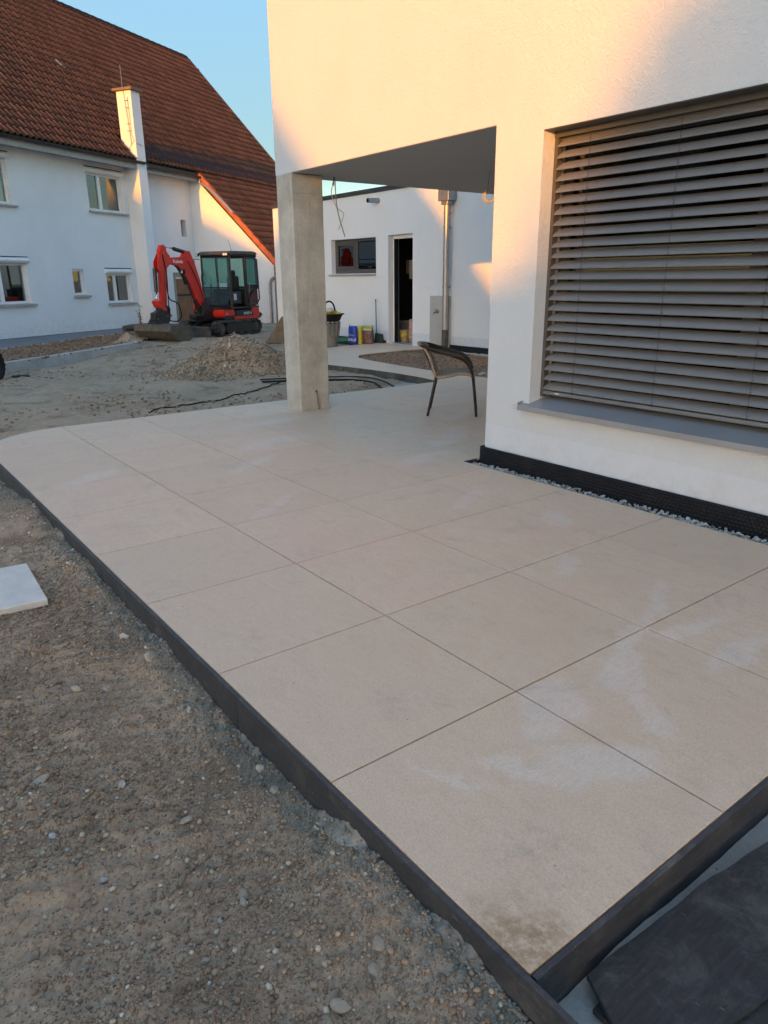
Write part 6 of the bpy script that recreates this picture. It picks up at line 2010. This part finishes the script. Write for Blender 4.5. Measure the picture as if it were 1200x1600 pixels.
# lettering on both sides of the boom
mt = Matrix.Translation((2.01, YB + 0.0665, 1.995)) @ Matrix(((-1, 0, 0, 0), (0, 0, 1, 0), (0, 1, 0, 0), (0, 0, 0, 1)))
text_mesh('Kubota', 0.125, 'lettering', M['print'], boom, mt, 0.001, 0.0, 0.002)
mt = Matrix.Translation((0.10, 0.6905, 0.575)) @ Matrix(((-1, 0, 0, 0), (0, 0, 1, 0), (0, 1, 0, 0), (0, 0, 0, 1)))
text_mesh('KX027-4', 0.10, 'lettering', M['print'], cab, Matrix.Translation((-0.33, 0, 0)) @ mt, 0.001, 0.0, 0.002)
mt = Matrix.Translation((0.55, 0.678, 0.60)) @ Matrix(((-1, 0, 0, 0), (0, 0, 1, 0), (0, 1, 0, 0), (0, 0, 0, 1)))
text_mesh('27', 0.07, 'lettering', M['print'], cab, mt, 0.001)
# arm
am = MB(); am.prism([(2.20, 2.38), (2.26, 2.44), (2.38, 2.43), (2.46, 2.28), (2.48, 1.95), (2.54, 1.20), (2.58, 0.82), (2.38, 0.80), (2.32, 1.35), (2.22, 1.92), (2.17, 2.12)], YB - 0.055, YB + 0.055)
arm = am.obj('arm', M['red'], EX)
bm = bmesh.new(); bm.from_mesh(arm.data); bmesh.ops.bevel(bm, geom=list(bm.edges), offset=0.01, segments=2, affect='EDGES'); bm.to_mesh(arm.data); bm.free()
for y in (YB - 0.082, YB + 0.067):
    mb = MB(); mb.prism([(2.46, 2.20), (2.58, 2.02), (2.60, 1.82), (2.50, 1.74), (2.32, 1.82), (2.12, 1.98), (2.12, 2.16), (2.30, 2.34)], y, y + 0.015); mb.obj('arm_cheek', M['red'], arm)
mb = MB(); mb.tube([(1.38, YB, 2.26), (1.88, YB, 2.355)], 0.052, 14); o = mb.obj('arm_cylinder', M['cabpaint'], boom, smooth=True, auto=40)
mb = MB(); mb.tube([(1.88, YB, 2.355), (2.22, YB, 2.41)], 0.022, 10); mb.obj('cylinder_rod', M['chrome'], o, smooth=True)
mb = MB(); mb.tube([(2.64, YB, 1.86), (2.66, YB, 1.26)], 0.052, 14); o = mb.obj('bucket_cylinder', M['cabpaint'], arm, smooth=True, auto=40)
mb = MB(); mb.tube([(2.66, YB, 1.26), (2.70, YB, 0.98)], 0.024, 10); mb.obj('cylinder_rod', M['chrome'], o, smooth=True)
mb = MB(); mb.prism([(2.76, 1.03), (2.66, 1.08), (2.50, 0.92), (2.45, 0.80), (2.52, 0.78), (2.70, 0.90)], YB - 0.11, YB + 0.11); mb.obj('tipping_link', M['red'], arm)
mb = MB(); mb.tube(bez([(2.34, YB + 0.09, 1.5), (2.32, YB + 0.10, 1.1), (2.05, YB + 0.14, 0.95), (1.96, YB + 0.14, 0.65), (2.10, YB + 0.12, 0.50), (2.32, YB + 0.08, 0.52)], 6), 0.016, 6)
mb.tube(bez([(2.40, YB + 0.09, 2.2), (2.33, YB + 0.1, 1.7), (2.36, YB + 0.1, 1.0), (2.35, YB + 0.1, 0.6)], 6), 0.014, 6); mb.obj('hose', M['black'], arm, smooth=True)
# coupler and tilting bucket
mb = MB(); mb.prism([(2.30, 0.84), (2.34, 0.50), (2.60, 0.46), (2.88, 0.56), (2.86, 0.74), (2.66, 0.80), (2.62, 0.90), (2.40, 0.92)], YB - 0.09, YB + 0.09); cp = mb.obj('coupler', M['cabpaint'], EX)
for k in range(5):
    mb = MB(); mb.tube([(2.36 + 0.11 * k, YB - 0.15, 0.66 - 0.02 * k), (2.36 + 0.11 * k, YB + 0.15, 0.66 - 0.02 * k)], 0.035, 10); mb.obj('pin', M['steel'], cp)
BW0, BW1 = -0.38, 0.92
bk = MB()
prof = [(2.36, 0.44), (2.62, 0.47), (3.04, 0.46), (3.08, 0.30), (2.92, 0.13), (2.76, 0.03), (2.62, 0.0), (2.46, 0.0)]
inner_ = [(x - 0.02 if x > 2.9 else x, z - 0.03 if z > 0.3 else z + 0.03) for x, z in prof]
bk.prism(prof + inner_[::-1][:-0 or None], BW0 + 0.02, BW1 - 0.02)
bucket = bk.obj('bucket', M['steel'], EX)
for y in (BW0, BW1 - 0.02):
    mb = MB(); mb.prism(prof + [(2.22, 0.12)], y, y + 0.02); mb.obj('side_plate', M['steel'], bucket)
mb = MB(); mb.prism([(2.45, 0.45), (2.95, 0.45), (2.78, 0.64), (2.56, 0.66)], YB - 0.16, YB + 0.16); mb.obj('mount', M['cabpaint'], bucket)
mb = MB(); mb.box(3.02, 3.05, BW0 + 0.02, BW1 - 0.02, 0.40, 0.46); mb.obj('back_rib', M['steel'], bucket)

# spare digging bucket lying by the pillar
sb = thing('spare_bucket', 'rusty brown digging bucket set down on the earth half hidden by the pillar', 'bucket', (8.45, 16.0, -0.15), R(328))
rust = simple('rusty_steel', (0.17, 0.13, 0.09), 0.85, 0.1, 0.3, 7, 0.3, 50)
mb = MB(); mb.prism([(-0.32, 0.02), (0.12, 0.02), (0.30, 0.16), (0.34, 0.34), (0.22, 0.54), (0.05, 0.60), (0.05, 0.57), (0.20, 0.51), (0.31, 0.33), (0.27, 0.18), (0.11, 0.05), (-0.32, 0.05)], -0.28, 0.28); mb.obj('shell', rust, sb)
for y in (-0.30, 0.28):
    mb = MB(); mb.prism([(-0.40, 0.0), (0.30, 0.0), (0.36, 0.34), (0.26, 0.60), (0.02, 0.64)], y, y + 0.02); mb.obj('side_plate', rust, sb)
for k in range(4):
    mb = MB(); yk = -0.24 + k * 0.16; mb.prism([(-0.44, 0.0), (-0.30, -0.01), (-0.30, 0.06)], yk - 0.03, yk + 0.03); mb.obj('tooth', M['steel'], sb)
mb = MB(); mb.lathe([(0.0, 0.0), (0.13, 0.0), (0.14, 0.02), (0.12, 0.05), (0.02, 0.07)], 20)
o = mb.obj('round_lid', M['cream'], None, smooth=True, loc=(6.42, 12.25, -0.13), auto=50); tag(o, 'round pale lid lying on the earth beside the pillar', 'lid')

# ------------------------------------------------------------------ neighbours behind the camera (their roofs shade the yard in the low sun)
dS = Vector((math.cos(SUN_AZ), math.sin(SUN_AZ))); nS = Vector((-dS.y, dS.x)); TE = math.tan(SUN_EL)


def gable_house(label, q, prof, depth, seed):
    """prof: (s,H) silhouette seen from the sun; q: distance of the near gable along the light"""
    c = dS * q
    t = thing('neighbour_house', label, 'house', (c.x, c.y, 0), SUN_AZ)
    zz = lambda H: H - q * TE
    pts = [(s, zz(H)) for s, H in prof]
    body = [(pts[0][0] + 0.3, -0.5)] + [(pts[0][0] + 0.3, pts[0][1] - 0.35)] + [(p[0], p[1] - 0.2) for p in pts[1:-1]] + [(pts[-1][0] - 0.3, pts[-1][1] - 0.35), (pts[-1][0] - 0.3, -0.5)]
    mb = MB(); mb.prism(body, 0.0, -depth, lambda u, v, w: (w, u, v)); mb.obj('wall', M['oldwall'], t)
    mb = MB(); low = [(p[0], p[1] - 0.18) for p in pts]
    mb.prism(pts + low[::-1], 0.4, -depth - 0.4, lambda u, v, w: (w, u, v)); mb.obj('roof', M['roofred'], t)
    for k in range(3):
        s = pts[0][0] + (pts[-1][0] - pts[0][0]) * (k + 1) / 4
        wv = MB(); wv.box(0.0, 0.06, s - 0.55, s + 0.55, 1.0, 2.3); wo = wv.obj('window', M['white'], t)
        mb = MB(); mb.box(0.061, 0.066, s - 0.47, s + 0.47, 1.08, 2.22); mb.obj('pane', M['dark'], wo)


gable_house('white gabled house across the lane behind the camera', -38.0, [(1.38, 0.87), (7.0, 7.56), (12.6, 0.9)], 9, 1)
gable_house('broad low-pitched barn beyond the lane behind the camera', -50.0, [(10.6, 3.45), (18.0, 7.15), (27.5, 2.4)], 10, 2)
gable_house('unseen low outbuilding added to block the low sun between the gabled house and the tree', -48.0, [(-2.4, 1.55), (0.5, 1.95), (3.4, 1.55)], 5, 3)  # unseen, added to stop low sun leaking between house and tree
# large tree further off
tc = nS * (-4.25) + dS * (-56.0)
tree = thing('broad_tree', 'large round leafy tree far behind the camera on the sunny side', 'tree', (tc.x, tc.y, 0))
mb = MB(); mb.tube([(0, 0, -0.3), (0.05, 0, 1.5), (0, 0.1, 3.5), (0.1, 0, 5.5)], [0.55, 0.42, 0.36, 0.2], 12)
for k in range(6):
    a_ = k * 1.05; mb.tube([(0, 0.05, 2.8), (1.4 * math.cos(a_), 1.4 * math.sin(a_), 4.6), (3.0 * math.cos(a_), 3.0 * math.sin(a_), 6.4)], [0.2, 0.14, 0.06], 8)
mb.obj('trunk', M['bark'], tree)
bm = bmesh.new(); bmesh.ops.create_icosphere(bm, subdivisions=4, radius=1.0)
for v in bm.verts:
    p = v.co.normalized()
    k = 1 + 0.035 * math.sin(p.x * 9 + p.y * 5) + 0.035 * math.sin(p.z * 11 + p.x * 7)
    v.co = Vector((p.x * 5.0 * k, p.y * 5.0 * k, 6.0 + p.z * 4.9 * k))
me = bpy.data.meshes.new('inner_foliage'); bm.to_mesh(me); bm.free(); me.materials.append(M['leaf'])
o = bpy.data.objects.new('inner_foliage', me); COL.objects.link(o); o.parent = tree
n = 9000
d = RNG.normal(size=(n, 3)); d /= np.linalg.norm(d, axis=1)[:, None]
rr = RNG.uniform(0.96, 1.07, n)[:, None]
C_ = d * rr * np.array([5.15, 5.15, 5.0]) + np.array([0, 0, 6.0])
C_ = C_[C_[:, 2] > 1.2]; n = len(C_)
t1 = RNG.normal(size=(n, 3)); t1 /= np.linalg.norm(t1, axis=1)[:, None]; t2 = RNG.normal(size=(n, 3)); t2 -= (t2 * t1).sum(1)[:, None] * t1; t2 /= np.linalg.norm(t2, axis=1)[:, None]
sz = RNG.uniform(0.10, 0.22, n)[:, None]
V = np.stack([C_ - t1 * sz, C_ - t2 * sz * 0.6, C_ + t1 * sz, C_ + t2 * sz * 0.6], 1).reshape(-1, 3)
o = np_mesh('crown', V, np.arange(4 * n).reshape(n, 4), M['leaf'], tree); o['kind'] = 'stuff'
